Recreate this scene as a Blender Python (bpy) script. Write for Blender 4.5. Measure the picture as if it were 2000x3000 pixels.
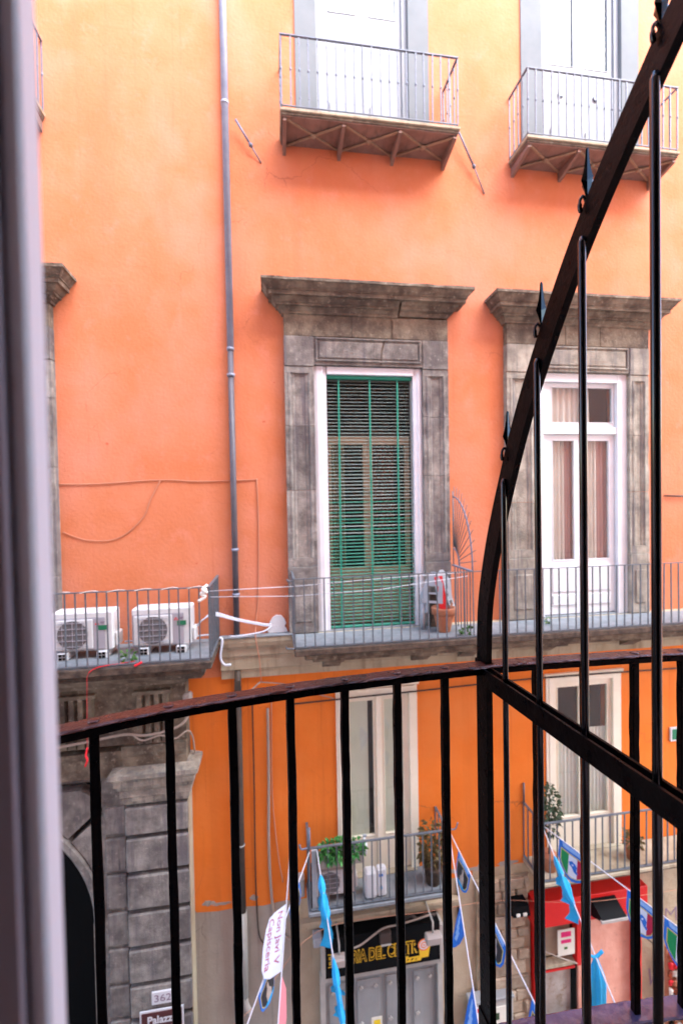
import bpy, bmesh, math, random
from mathutils import Vector, Matrix
random.seed(7)
rad = math.radians
scene = bpy.context.scene
for o in list(bpy.data.objects): bpy.data.objects.remove(o)
COL = scene.collection

# ------------------------------------------------------------------ camera, light, exposure
CAM = Vector((0.0, -7.2, 10.0))          # eye on a third-floor balcony, street level z = 0, facade plane y = 0
YAW, PITCH, ROLL = 8.576, 1.1836, -1.05
cam_d = bpy.data.cameras.new('camera'); cam = bpy.data.objects.new('camera', cam_d); COL.objects.link(cam)
cam_d.sensor_fit = 'VERTICAL'; cam_d.sensor_height = 36.0; cam_d.lens = 36.0 * 1313.0 / 3000.0
cam_d.clip_start = 0.02; cam_d.clip_end = 400
cam.location = CAM
cam.rotation_euler = (Matrix.Rotation(rad(-YAW), 3, 'Z') @ Matrix.Rotation(rad(90 - PITCH), 3, 'X') @ Matrix.Rotation(rad(ROLL), 3, 'Z')).to_euler()
cam_d.dof.use_dof = True; cam_d.dof.focus_distance = 1.28; cam_d.dof.aperture_fstop = 3.0
scene.camera = cam

SUN_EL, SUN_AZ = 45.0, 40.0              # light comes over the roofs from the right, in front of the facade
sd = Vector((math.sin(rad(SUN_AZ)) * math.cos(rad(SUN_EL)), -math.cos(rad(SUN_AZ)) * math.cos(rad(SUN_EL)), math.sin(rad(SUN_EL))))
world = bpy.data.worlds.new('World'); scene.world = world; world.use_nodes = True
wn = world.node_tree.nodes; wl = world.node_tree.links; wn.clear()
sky = wn.new('ShaderNodeTexSky'); sky.sky_type = 'NISHITA'; sky.sun_disc = False
sky.sun_elevation = rad(SUN_EL); sky.sun_rotation = math.atan2(sd.x, sd.y); sky.air_density = 1.0; sky.dust_density = 1.0; sky.ozone_density = 1.4
bg = wn.new('ShaderNodeBackground'); bg.inputs['Strength'].default_value = 0.15
wo = wn.new('ShaderNodeOutputWorld'); wl.new(sky.outputs[0], bg.inputs[0]); wl.new(bg.outputs[0], wo.inputs[0])
sun_d = bpy.data.lights.new('sun', 'SUN'); sun_d.energy = 1.5; sun_d.angle = rad(60); sun_d.color = (1.0, 0.98, 0.965)
sun = bpy.data.objects.new('sun', sun_d); COL.objects.link(sun); sun.location = (4, -6, 30)
sun.rotation_euler = sd.to_track_quat('Z', 'Y').to_euler()
vs = scene.view_settings; vs.view_transform = 'Standard'; vs.look = 'None'; vs.gamma = 1; vs.use_curve_mapping = False
vs.exposure = 3.27
scene.render.engine = 'CYCLES'
scene.cycles.max_bounces = 8; scene.cycles.diffuse_bounces = 5; scene.cycles.transparent_max_bounces = 12

# ------------------------------------------------------------------ materials
def mat(name, c1, c2=None, scale=3.0, rough=0.8, bump=0.0, bscale=None, metal=0.0, c3=None, streak=None, perobj=0.0,
        spec=0.4, rvar=0.0, detail=6.0, coat=0.0, spots=None, bdist=0.02, cracks=None, streak2=None):
    m = bpy.data.materials.new(name); m.use_nodes = True
    n = m.node_tree.nodes; l = m.node_tree.links
    b = n['Principled BSDF']; b.inputs['Roughness'].default_value = rough; b.inputs['Metallic'].default_value = metal
    b.inputs['Specular IOR Level'].default_value = spec; b.inputs['Coat Weight'].default_value = coat
    geo = n.new('ShaderNodeNewGeometry'); pos = geo.outputs['Position']
    def noise(sc, vec=pos, det=detail, ro=0.6):
        t = n.new('ShaderNodeTexNoise'); t.inputs['Scale'].default_value = sc; t.inputs['Detail'].default_value = det
        t.inputs['Roughness'].default_value = ro; l.new(vec, t.inputs['Vector']); return t.outputs['Fac']
    def ramp(f, a, bb):
        r = n.new('ShaderNodeMapRange'); r.inputs['From Min'].default_value = a; r.inputs['From Max'].default_value = bb
        l.new(f, r.inputs['Value']); return r.outputs['Result']
    def mix(f, A, B):
        x = n.new('ShaderNodeMix'); x.data_type = 'RGBA'; l.new(f, x.inputs['Factor'])
        for s, v in ((6, A), (7, B)):
            if isinstance(v, tuple): x.inputs[s].default_value = v + (1,)
            else: l.new(v, x.inputs[s])
        return x.outputs[2]
    col = c1
    if c2: col = mix(ramp(noise(scale), 0.36, 0.64), c1, c2)
    if c3: col = mix(ramp(noise(scale * 0.31, det=4), 0.5, 0.72), col, c3)
    if spots:
        sc, lo, hi, cc = spots
        col = mix(ramp(noise(sc, det=8, ro=0.7), lo, hi), col, cc)
    if streak:
        mp = n.new('ShaderNodeMapping'); mp.inputs['Scale'].default_value = streak[0]; l.new(pos, mp.inputs['Vector'])
        col = mix(ramp(noise(1.0, mp.outputs[0], 5), streak[2], streak[3]), col, streak[1])
    if streak2:
        mp = n.new('ShaderNodeMapping'); mp.inputs['Scale'].default_value = streak2[0]; l.new(pos, mp.inputs['Vector'])
        col = mix(ramp(noise(1.0, mp.outputs[0], 8, 0.7), streak2[2], streak2[3]), col, streak2[1])
    if cracks:
        sc, wd, cc = cracks
        wv = n.new('ShaderNodeVectorMath'); wv.operation = 'MULTIPLY_ADD'; wn_ = n.new('ShaderNodeTexNoise'); wn_.inputs['Scale'].default_value = 2.2; wn_.inputs['Detail'].default_value = 6; l.new(pos, wn_.inputs['Vector'])
        l.new(wn_.outputs['Color'], wv.inputs[0]); wv.inputs[1].default_value = (.55, .55, .55); l.new(pos, wv.inputs[2])
        vo = n.new('ShaderNodeTexVoronoi'); vo.feature = 'DISTANCE_TO_EDGE'; vo.inputs['Scale'].default_value = sc; l.new(wv.outputs[0], vo.inputs['Vector'])
        a_ = ramp(vo.outputs['Distance'], wd, 0.0); b_ = ramp(noise(0.55, det=3), 0.54, 0.62)
        mm = n.new('ShaderNodeMath'); mm.operation = 'MULTIPLY'; l.new(a_, mm.inputs[0]); l.new(b_, mm.inputs[1])
        col = mix(mm.outputs[0], col, cc)
    if perobj:
        oi = n.new('ShaderNodeObjectInfo'); hs = n.new('ShaderNodeHueSaturation')
        r = n.new('ShaderNodeMapRange'); r.inputs['To Min'].default_value = 1 - perobj; r.inputs['To Max'].default_value = 1 + perobj
        l.new(oi.outputs['Random'], r.inputs['Value']); l.new(r.outputs[0], hs.inputs['Value'])
        if isinstance(col, tuple): hs.inputs['Color'].default_value = col + (1,)
        else: l.new(col, hs.inputs['Color'])
        col = hs.outputs[0]
    if isinstance(col, tuple): b.inputs['Base Color'].default_value = col + (1,)
    else: l.new(col, b.inputs['Base Color'])
    if rvar:
        rr = n.new('ShaderNodeMapRange'); rr.inputs['To Min'].default_value = rough - rvar; rr.inputs['To Max'].default_value = rough + rvar
        l.new(noise((bscale or scale) * 0.5), rr.inputs['Value']); l.new(rr.outputs[0], b.inputs['Roughness'])
    if bump:
        bp = n.new('ShaderNodeBump'); bp.inputs['Strength'].default_value = bump; bp.inputs['Distance'].default_value = bdist
        l.new(noise(bscale or scale * 4), bp.inputs['Height']); l.new(bp.outputs[0], b.inputs['Normal'])
    return m

def glass_mat(name, tint=(0.95, 0.97, 0.96), refl=0.05):
    m = bpy.data.materials.new(name); m.use_nodes = True; n = m.node_tree.nodes; l = m.node_tree.links; n.clear()
    o = n.new('ShaderNodeOutputMaterial'); t = n.new('ShaderNodeBsdfTransparent'); t.inputs[0].default_value = tint + (1,)
    g = n.new('ShaderNodeBsdfGlossy'); g.inputs['Roughness'].default_value = 0.03
    f = n.new('ShaderNodeLayerWeight'); f.inputs['Blend'].default_value = 0.5
    q = n.new('ShaderNodeMath'); q.operation = 'POWER'; q.inputs[1].default_value = 4.0; l.new(f.outputs['Facing'], q.inputs[0])
    a = n.new('ShaderNodeMath'); a.operation = 'MULTIPLY_ADD'; a.use_clamp = True; a.inputs[1].default_value = 0.6; a.inputs[2].default_value = refl; l.new(q.outputs[0], a.inputs[0])
    x = n.new('ShaderNodeMixShader'); l.new(a.outputs[0], x.inputs[0]); l.new(t.outputs[0], x.inputs[1]); l.new(g.outputs[0], x.inputs[2])
    l.new(x.outputs[0], o.inputs[0]); return m

M = {}
M['plaster'] = mat('orange_plaster', (0.565, 0.180, 0.080), (0.605, 0.214, 0.110), 1.3, 0.92, 0.45, 20, c3=(0.645, 0.262, 0.172), spots=(3.2, 0.54, 0.74, (0.63, 0.235, 0.145)),
                   cracks=(0.75, 0.006, (0.42, 0.13, 0.07)), streak2=((9, 9, 0.20), (0.52, 0.148, 0.074), 0.58, 0.84),
                   streak=((1.4, 1.4, 0.16), (0.56, 0.160, 0.082), 0.55, 0.85), spec=0.1)
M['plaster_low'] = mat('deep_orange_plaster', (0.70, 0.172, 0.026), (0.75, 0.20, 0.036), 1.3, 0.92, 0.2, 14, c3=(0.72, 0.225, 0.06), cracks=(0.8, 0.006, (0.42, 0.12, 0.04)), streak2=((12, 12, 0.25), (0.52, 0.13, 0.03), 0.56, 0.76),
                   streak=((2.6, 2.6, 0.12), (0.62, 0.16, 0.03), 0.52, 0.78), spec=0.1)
M['grey_plaster'] = mat('grey_plaster', (0.31, 0.275, 0.235), (0.38, 0.335, 0.28), 1.6, 0.93, 0.3, 22, c3=(0.25, 0.22, 0.20), cracks=(0.9, 0.008, (0.17, 0.14, 0.12)), spots=(6, 0.62, 0.74, (0.22, 0.19, 0.17)), streak2=((14, 14, 0.4), (0.21, 0.18, 0.16), 0.56, 0.72), streak=((3, 3, 0.2), (0.30, 0.24, 0.20), 0.5, 0.75), spec=0.1)
M['beige_plaster'] = mat('beige_plaster', (0.40, 0.315, 0.215), (0.47, 0.385, 0.275), 1.6, 0.93, 0.3, 22, c3=(0.34, 0.27, 0.20), cracks=(0.9, 0.008, (0.20, 0.16, 0.12)), spots=(6, 0.62, 0.74, (0.27, 0.21, 0.16)), streak2=((14, 14, 0.4), (0.27, 0.21, 0.15), 0.56, 0.72), spec=0.1)
M['piperno'] = mat('grey_volcanic_stone', (0.145, 0.130, 0.118), (0.305, 0.28, 0.248), 4.5, 0.95, 0.7, 38, c3=(0.10, 0.085, 0.085), perobj=0.12,
                   spots=(18, 0.60, 0.72, (0.40, 0.36, 0.31)), streak2=((22, 22, 1.0), (0.075, 0.07, 0.08), 0.58, 0.72), streak=((9, 9, 0.5), (0.14, 0.125, 0.13), 0.5, 0.7), spec=0.1)
M['weathered'] = mat('brown_weathered_stone', (0.10, 0.076, 0.058), (0.25, 0.205, 0.15), 4.0, 0.95, 0.8, 34, c3=(0.07, 0.055, 0.048), perobj=0.12,
                     spots=(16, 0.58, 0.70, (0.34, 0.295, 0.23)), spec=0.1)
M['soffit_brown'] = mat('brown_painted_soffit', (0.185, 0.108, 0.082), (0.24, 0.145, 0.112), 5, 0.8, 0.3, 30, streak2=((9, 2, 9), (0.12, 0.08, 0.06), 0.55, 0.7))
M['brace_tan'] = mat('tan_rusty_brace', (0.25, 0.17, 0.11), (0.32, 0.23, 0.15), 9, 0.8, 0.3, 40)
M['dark_slab'] = mat('dark_balcony_stone', (0.055, 0.04, 0.032), (0.13, 0.095, 0.07), 9, 0.9, 0.5, 40, spec=0.15)
M['slab_top'] = mat('blue_grey_slab_paint', (0.17, 0.19, 0.20), (0.24, 0.26, 0.27), 8, 0.7, 0.2, 30, spec=0.3)
M['ledge'] = mat('beige_ledge_stone', (0.38, 0.32, 0.22), (0.46, 0.40, 0.29), 2.5, 0.92, 0.25, 30, streak=((6, 6, 0.6), (0.22, 0.165, 0.11), 0.5, 0.75), spec=0.1)
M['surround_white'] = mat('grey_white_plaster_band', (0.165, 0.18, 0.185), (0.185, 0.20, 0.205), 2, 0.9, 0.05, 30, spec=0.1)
M['white'] = mat('white_gloss_paint', (0.68, 0.70, 0.72), (0.74, 0.76, 0.77), 3, 0.45, 0.03, 30)
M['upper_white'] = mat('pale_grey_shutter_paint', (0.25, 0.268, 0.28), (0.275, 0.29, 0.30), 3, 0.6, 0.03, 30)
M['worn_white'] = mat('worn_white_paint', (0.64, 0.65, 0.69), (0.71, 0.72, 0.75), 4, 0.6, 0.12, 40, spots=(16, 0.66, 0.72, (0.42, 0.33, 0.26)))
M['cream'] = mat('cream_paint', (0.74, 0.68, 0.54), (0.80, 0.74, 0.60), 3, 0.55, 0.05, 30)
M['wood_beige'] = mat('beige_window_wood', (0.40, 0.31, 0.215), (0.48, 0.38, 0.265), 5, 0.6, 0.1, 30)
M['green_faded'] = mat('sun_bleached_slat_paint', (0.22, 0.33, 0.285), (0.33, 0.40, 0.36), 5, 0.6, 0.05, 30, spots=(8, 0.55, 0.7, (0.33, 0.29, 0.24)))
M['slat_under'] = mat('shaded_slat_underside', (0.10, 0.075, 0.05), rough=0.9)  # dark tone paints in the shade under the slats
M['dark_wood'] = mat('dark_window_wood', (0.05, 0.034, 0.025), rough=0.7)
M['green'] = mat('green_slat_paint', (0.045, 0.27, 0.185), (0.10, 0.34, 0.25), 6, 0.55, 0.05, 30)
M['teal'] = mat('green_tape', (0.02, 0.24, 0.16), rough=0.6)
M['glass'] = glass_mat('window_glass')
M['glass_bright'] = glass_mat('reflecting_glass', refl=0.12)
M['glass_clear'] = glass_mat('clear_window_glass', refl=0.012)
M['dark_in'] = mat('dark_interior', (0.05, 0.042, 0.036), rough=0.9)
M['curtain'] = mat('greige_curtain', (0.68, 0.60, 0.54), (0.76, 0.68, 0.62), 2, 0.9, spec=0.1)
M['red_curtain'] = mat('dusty_red_curtain', (0.55, 0.32, 0.29), (0.62, 0.38, 0.34), 2, 0.9, spec=0.1)
M['dark_red'] = mat('dark_red_drape', (0.11, 0.045, 0.035), rough=0.9)
M['blind'] = mat('pale_green_blind', (0.60, 0.62, 0.50), (0.66, 0.67, 0.55), 2, 0.8)
M['upper_curtain'] = mat('grey_blue_net', (0.16, 0.18, 0.21), (0.20, 0.22, 0.25), 4, 0.9)
M['khaki'] = mat('khaki_drape', (0.20, 0.18, 0.12), rough=0.9)
M['lace'] = mat('white_lace_curtain', (0.76, 0.75, 0.68), (0.82, 0.81, 0.75), 4, 0.9)
M['grey_iron'] = mat('grey_painted_iron', (0.085, 0.10, 0.115), (0.12, 0.135, 0.15), 12, 0.5, 0.1, 50, spots=(40, 0.62, 0.70, (0.16, 0.11, 0.08)))
M['pale_iron'] = mat('blue_grey_iron', (0.12, 0.14, 0.185), (0.15, 0.17, 0.22), 12, 0.5, 0.1, 50)
M['black_iron'] = mat('black_gloss_iron', (0.0008, 0.0007, 0.0012), (0.002, 0.0016, 0.002), 30, 0.30, 0.35, 60, rvar=0.12, spec=0.07, bdist=0.004)
M['black_bar'] = mat('black_smooth_bar', (0.001, 0.0009, 0.0015), rough=0.13, bump=0.12, bscale=60, spec=0.45, bdist=0.002)
M['rail_reflection_tint'] = mat('weathered_rail_reflection_tint', (0.042, 0.013, 0.012), (0.072, 0.024, 0.020), 16, 0.30, 0.8, 40, c3=(0.018, 0.013, 0.013), rvar=0.15, spec=0.5,
                     spots=(70, 0.58, 0.68, (0.16, 0.10, 0.08)), bdist=0.006)  # reflected red-brown put into the rail's colour, along with its weathering
M['ring'] = mat('blue_black_gloss_ring', (0.034, 0.045, 0.12), (0.07, 0.08, 0.18), 25, 0.18, 0.6, 40, spec=1.0, bdist=0.004)
M['frame_stile'] = mat('off_white_stile_paint', (0.74, 0.73, 0.78), rough=0.5)
M['stile_brown'] = mat('mauve_brown_stile_paint', (0.24, 0.18, 0.20), rough=0.7)
M['pipe'] = mat('blue_grey_downpipe', (0.22, 0.25, 0.33), (0.28, 0.31, 0.38), 5, 0.45, 0.05, 30, streak=((6, 6, 0.3), (0.17, 0.17, 0.20), 0.5, 0.75))
M['pipe_mid'] = mat('dark_grey_downpipe', (0.075, 0.07, 0.085), (0.11, 0.10, 0.115), 5, 0.45, 0.05, 30, streak=((6, 6, 0.3), (0.14, 0.10, 0.08), 0.5, 0.75))
M['pipe_brown'] = mat('dark_brown_downpipe', (0.045, 0.032, 0.024), (0.07, 0.05, 0.035), 6, 0.6, 0.1, 30)
M['pipe_grey'] = mat('pale_grey_downpipe', (0.36, 0.36, 0.33), (0.42, 0.42, 0.38), 5, 0.7, 0.1, 30, streak=((8, 8, 0.8), (0.27, 0.26, 0.24), 0.5, 0.7))
M['ac_white'] = mat('air_conditioner_white', (0.60, 0.60, 0.59), (0.65, 0.65, 0.64), 4, 0.45, spots=(9, 0.60, 0.78, (0.44, 0.42, 0.38)), streak2=((20, 20, 1.5), (0.48, 0.46, 0.42), 0.58, 0.75))
M['ac_grey'] = mat('air_conditioner_panel', (0.36, 0.34, 0.37), rough=0.5)
M['ac_dark'] = mat('air_conditioner_fan_shadow', (0.12, 0.115, 0.12), (0.16, 0.155, 0.15), 30, 0.7)
M['ac_beige'] = mat('air_conditioner_beige', (0.46, 0.38, 0.33), rough=0.5)
M['label_green'] = mat('label_green', (0.01, 0.16, 0.07), rough=0.5)
M['red'] = mat('red_print', (0.62, 0.015, 0.02), rough=0.5)
M['grey_print'] = mat('grey_print', (0.22, 0.15, 0.20), rough=0.6)
M['black'] = mat('matt_black', (0.003, 0.003, 0.0035), rough=0.6, spec=0.1)
M['terracotta'] = mat('terracotta', (0.40, 0.15, 0.075), (0.48, 0.20, 0.11), 9, 0.9, 0.2, 40)
M['plastic_grey'] = mat('pale_grey_plastic', (0.32, 0.345, 0.37), (0.37, 0.395, 0.42), 6, 0.5, spots=(20, 0.66, 0.72, (0.33, 0.30, 0.28)))
M['leaf'] = mat('green_leaves', (0.045, 0.13, 0.02), (0.085, 0.20, 0.035), 30, 0.6, perobj=0.2)
M['leaf_dark'] = mat('dark_leaves', (0.02, 0.05, 0.018), (0.05, 0.075, 0.03), 30, 0.6)
M['leaf_dry'] = mat('dry_leaves', (0.10, 0.075, 0.02), (0.17, 0.12, 0.045), 30, 0.7)
M['leaf_bright'] = mat('bright_green_leaves', (0.03, 0.17, 0.03), (0.07, 0.27, 0.06), 25, 0.6)
M['cord'] = mat('white_cord', (0.62, 0.63, 0.66), rough=0.7)
M['cable'] = mat('dark_cable', (0.05, 0.032, 0.025), rough=0.7)
M['cable_pale'] = mat('pale_plastered_cable', (0.50, 0.22, 0.13), rough=0.8)
M['cable_beige'] = mat('beige_cable', (0.34, 0.27, 0.22), rough=0.7)
M['hose'] = mat('white_hose', (0.62, 0.66, 0.74), rough=0.5)
M['stained'] = mat('stained_render', (0.40, 0.36, 0.33), (0.50, 0.46, 0.42), 3, 0.9, 0.3, 20, c3=(0.25, 0.18, 0.12), spots=(4, 0.55, 0.66, (0.26, 0.19, 0.13)))
M['chip'] = mat('old_red_underpaint', (0.52, 0.12, 0.06), rough=0.9)
M['filler'] = mat('white_filler_plaster', (0.74, 0.76, 0.78), rough=0.9, bump=0.3, bscale=40)
M['flag_blue'] = mat('flag_blue', (0.01, 0.14, 0.56), (0.02, 0.18, 0.62), 9, 0.6)
M['flag_sky'] = mat('flag_sky_band', (0.20, 0.40, 0.72), (0.30, 0.50, 0.80), 30, 0.6)
M['flag_green'] = mat('flag_green', (0.005, 0.28, 0.08), rough=0.6)
M['flag_white'] = mat('flag_white', (0.70, 0.74, 0.80), rough=0.6)
M['flag_red'] = mat('flag_red', (0.45, 0.01, 0.05), rough=0.6)
M['flag_gold'] = mat('flag_gold', (0.62, 0.50, 0.16), rough=0.6)
M['flag_dark'] = mat('flag_dark_field', (0.02, 0.02, 0.025), rough=0.6)
M['flag_skin'] = mat('flag_pale_print', (0.42, 0.30, 0.22), (0.50, 0.45, 0.40), 40, 0.6)
M['cloth_blue'] = mat('sky_blue_cloth', (0.01, 0.34, 0.66), (0.03, 0.42, 0.74), 8, 0.75)
M['banner'] = mat('white_banner', (0.72, 0.75, 0.84), (0.66, 0.70, 0.80), 4, 0.8)
M['pink'] = mat('pink_cloth', (0.66, 0.20, 0.22), rough=0.8)
M['ink'] = mat('red_ink', (0.66, 0.22, 0.30), rough=0.8)
M['gold'] = mat('sign_yellow', (0.80, 0.48, 0.02), rough=0.4)
M['sign_orange'] = mat('sign_orange', (0.80, 0.20, 0.06), rough=0.4)
M['shutter'] = mat('grey_metal_shutter', (0.25, 0.25, 0.25), (0.29, 0.29, 0.285), 3, 0.55, streak=((5, 5, 0.4), (0.21, 0.20, 0.19), 0.5, 0.75))
M['metal_trim'] = mat('pale_metal_trim', (0.36, 0.33, 0.30), (0.42, 0.39, 0.35), 6, 0.6)
M['lamp_box'] = mat('beige_lamp_housing', (0.34, 0.29, 0.26), rough=0.6)
M['shop_red'] = mat('shop_red_paint', (0.58, 0.006, 0.004), (0.66, 0.012, 0.008), 2, 0.5)
M['pink_wall'] = mat('salmon_plaster', (0.62, 0.27, 0.19), (0.70, 0.35, 0.26), 3, 0.9, 0.4, 12, c3=(0.55, 0.22, 0.16), spots=(5, 0.64, 0.70, (0.40, 0.20, 0.16)))
M['brown_sign'] = mat('tourist_sign_brown', (0.075, 0.016, 0.016), rough=0.4)
M['plate'] = mat('white_number_plate', (0.62, 0.62, 0.64), rough=0.5)
M['magenta'] = mat('magenta_print', (0.68, 0.01, 0.14), rough=0.5)
M['paper'] = mat('paper', (0.66, 0.62, 0.52), (0.72, 0.68, 0.58), 6, 0.8)
M['tan_stone'] = mat('tan_volcanic_stone', (0.245, 0.22, 0.178), (0.42, 0.38, 0.31), 4.5, 0.95, 0.7, 38, c3=(0.14, 0.125, 0.115), perobj=0.12, streak2=((22, 22, 1.0), (0.10, 0.095, 0.10), 0.58, 0.72),
                     spots=(18, 0.60, 0.72, (0.36, 0.33, 0.27)), streak=((9, 9, 0.5), (0.15, 0.14, 0.14), 0.5, 0.7), spec=0.1)
M['tuff'] = mat('rough_tuff', (0.30, 0.22, 0.155), (0.42, 0.33, 0.24), 7, 0.95, 0.8, 25, perobj=0.22, spec=0.1)
M['mortar'] = mat('crumbling_mortar', (0.34, 0.26, 0.175), (0.45, 0.36, 0.25), 3, 0.95, 0.6, 20, spots=(6, 0.6, 0.72, (0.24, 0.18, 0.12)), spec=0.1)
M['asphalt'] = mat('pale_stone_paving', (0.26, 0.25, 0.24), (0.33, 0.32, 0.30), 3, 0.8, 0.3, 20)
M['ochre'] = mat('ochre_plaster', (0.74, 0.73, 0.71), (0.79, 0.78, 0.76), 1.5, 0.92, 0.1, 20, spec=0.1)
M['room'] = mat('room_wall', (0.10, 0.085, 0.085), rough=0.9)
M['yellow'] = mat('warning_yellow', (0.80, 0.55, 0.01), rough=0.5)
M['goods'] = mat('mottled_red_goods', (0.60, 0.10, 0.02), (0.05, 0.02, 0.015), 14, 0.6, spots=(12, 0.60, 0.64, (0.75, 0.55, 0.40)))
M['teal_print'] = mat('teal_patterned_cloth', (0.10, 0.42, 0.38), (0.62, 0.66, 0.62), 22, 0.8, spots=(16, 0.60, 0.64, (0.60, 0.20, 0.16)))
M['red_ribbon'] = mat('red_ribbon', (0.66, 0.01, 0.02), rough=0.6)

# ------------------------------------------------------------------ mesh helpers
def wloc(o):
    p = Vector((0, 0, 0))
    while o: p += o.location; o = o.parent
    return p
class MB:
    def __init__(s): s.v = []; s.f = []; s.sm = []
    def add(s, vs, fs, smooth=False):
        b = len(s.v); s.v += [tuple(v) for v in vs]; s.f += [tuple(b + i for i in f) for f in fs]; s.sm += [smooth] * len(fs); return s
    def box(s, x0, x1, y0, y1, z0, z1):
        return s.add([(x, y, z) for x in (x0, x1) for y in (y0, y1) for z in (z0, z1)],
                     [(0, 1, 3, 2), (4, 6, 7, 5), (0, 4, 5, 1), (2, 3, 7, 6), (0, 2, 6, 4), (1, 5, 7, 3)])
    def cbox(s, x0, x1, y0, y1, z0, z1, c=0.01, j=0.0):
        # chamfered box (24 verts), optional jitter
        vs = []; idx = {}
        X = (x0, x1); Y = (y0, y1); Z = (z0, z1); sg = (1, -1)
        for i in (0, 1):
            for k in (0, 1):
                for m in (0, 1):
                    jx, jy, jz = (random.uniform(-j, j) for _ in range(3))
                    for a in range(3):
                        p = [X[i] + jx, Y[k] + jy, Z[m] + jz]
                        for b, q in ((0, i), (1, k), (2, m)):
                            if b != a: p[b] += sg[q] * c
                        # vertex lies on face with normal axis != others: shift along the two others
                        idx[(i, k, m, a)] = len(vs); vs.append(p)
        def I(i, k, m, a): return idx[(i, k, m, a)]
        fs = []
        for q in (0, 1):
            fs.append([I(q, 0, 0, 0), I(q, 1, 0, 0), I(q, 1, 1, 0), I(q, 0, 1, 0)])
            fs.append([I(0, q, 0, 1), I(1, q, 0, 1), I(1, q, 1, 1), I(0, q, 1, 1)])
            fs.append([I(0, 0, q, 2), I(1, 0, q, 2), I(1, 1, q, 2), I(0, 1, q, 2)])
        for p in (0, 1):
            for q in (0, 1):
                fs.append([I(0, p, q, 1), I(1, p, q, 1), I(1, p, q, 2), I(0, p, q, 2)])
                fs.append([I(p, 0, q, 0), I(p, 1, q, 0), I(p, 1, q, 2), I(p, 0, q, 2)])
                fs.append([I(p, q, 0, 0), I(p, q, 1, 0), I(p, q, 1, 1), I(p, q, 0, 1)])
        for i in (0, 1):
            for k in (0, 1):
                for m in (0, 1): fs.append([I(i, k, m, 0), I(i, k, m, 1), I(i, k, m, 2)])
        return s.add(vs, fs)
    def tube(s, pts, r, n=8, cap=True, smooth=True, up=None):
        pts = [Vector(p) for p in pts]; rs = r if isinstance(r, (list, tuple)) else [r] * len(pts); vs = []; fs = []
        pr = None
        for i, p in enumerate(pts):
            d = (pts[min(i + 1, len(pts) - 1)] - pts[max(i - 1, 0)]).normalized()
            if pr is None:
                a = up or (Vector((0, 0, 1)) if abs(d.z) < 0.9 else Vector((1, 0, 0)))
                u = d.cross(a).normalized()
            else: u = (pr - d * pr.dot(d)).normalized()
            pr = u; w = d.cross(u)
            for k in range(n):
                t = 2 * math.pi * (k + 0.5) / n
                vs.append(p + (u * math.cos(t) + w * math.sin(t)) * rs[i])
        for i in range(len(pts) - 1):
            for k in range(n): fs.append((i * n + k, i * n + (k + 1) % n, (i + 1) * n + (k + 1) % n, (i + 1) * n + k))
        if cap: fs.append(tuple(range(n))); fs.append(tuple(range((len(pts) - 1) * n, len(pts) * n)))
        return s.add(vs, fs, smooth)
    def bar(s, a, b, w, t, side=(1, 0, 0)):
        # rectangular bar a->b, width w along side, thickness t along the third axis
        a = Vector(a); b = Vector(b); d = (b - a).normalized(); u = Vector(side); u = (u - d * u.dot(d)).normalized(); v = d.cross(u)
        vs = [p + u * (i * w / 2) + v * (k * t / 2) for p in (a, b) for i, k in ((-1, -1), (1, -1), (1, 1), (-1, 1))]
        return s.add(vs, [(0, 1, 2, 3), (7, 6, 5, 4), (0, 4, 5, 1), (1, 5, 6, 2), (2, 6, 7, 3), (3, 7, 4, 0)])
    def prism(s, poly, axis, a, b):
        # poly of 2D points extruded along axis from a to b ('x': (y,z), 'y': (x,z), 'z': (x,y))
        f = {'x': lambda p, q: (q, p[0], p[1]), 'y': lambda p, q: (p[0], q, p[1]), 'z': lambda p, q: (p[0], p[1], q)}[axis]
        n = len(poly); vs = [f(p, a) for p in poly] + [f(p, b) for p in poly]
        fs = [tuple(range(n)), tuple(range(2 * n - 1, n - 1, -1))] + [(i, (i + 1) % n, n + (i + 1) % n, n + i) for i in range(n)]
        return s.add(vs, fs)
    def lathe(s, c, prof, n=20, smooth=True):
        vs = []; fs = []
        for r, z in prof:
            for k in range(n):
                t = 2 * math.pi * k / n; vs.append((c[0] + r * math.cos(t), c[1] + r * math.sin(t), c[2] + z))
        for i in range(len(prof) - 1):
            for k in range(n): fs.append((i * n + k, i * n + (k + 1) % n, (i + 1) * n + (k + 1) % n, (i + 1) * n + k))
        fs.append(tuple(range(n))); fs.append(tuple(range((len(prof) - 1) * n, len(prof) * n)))
        return s.add(vs, fs, smooth)
    def disc_y(s, c, r, y0, y1, n=24):
        return s.prism([(c[0] + r * math.cos(2 * math.pi * k / n), c[1] + r * math.sin(2 * math.pi * k / n)) for k in range(n)], 'y', y0, y1)
    def chipped(s, x0, x1, prof, p0, ends=(1, 1), seg=22, jit=0.004):
        # the same moulding cut into short lengths whose edges wander and are chipped
        r = random.Random(int((x0 + 20) * 1000)); n = len(prof); rows = []
        for k in range(seg + 1):
            a = k / seg; nick = r.random() < .16
            row = []
            for q, (p, z) in enumerate(prof):
                e = p - p0; xa, xb = x0 - e * ends[0], x1 + e * ends[1]; d = r.uniform(-jit, jit) - (r.uniform(.004, .022) if nick and 1 < q < n - 1 and r.random() < .5 else 0)
                row.append((xa + (xb - xa) * a, -max(p + d, .05), z + r.uniform(-jit, jit) * .6))
            rows.append(row)
        vs = [v for row in rows for v in row]; fs = [(k * n + i, k * n + i + 1, (k + 1) * n + i + 1, (k + 1) * n + i) for k in range(seg) for i in range(n - 1)]
        b = len(vs); L, R_ = rows[0], rows[-1]
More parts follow.
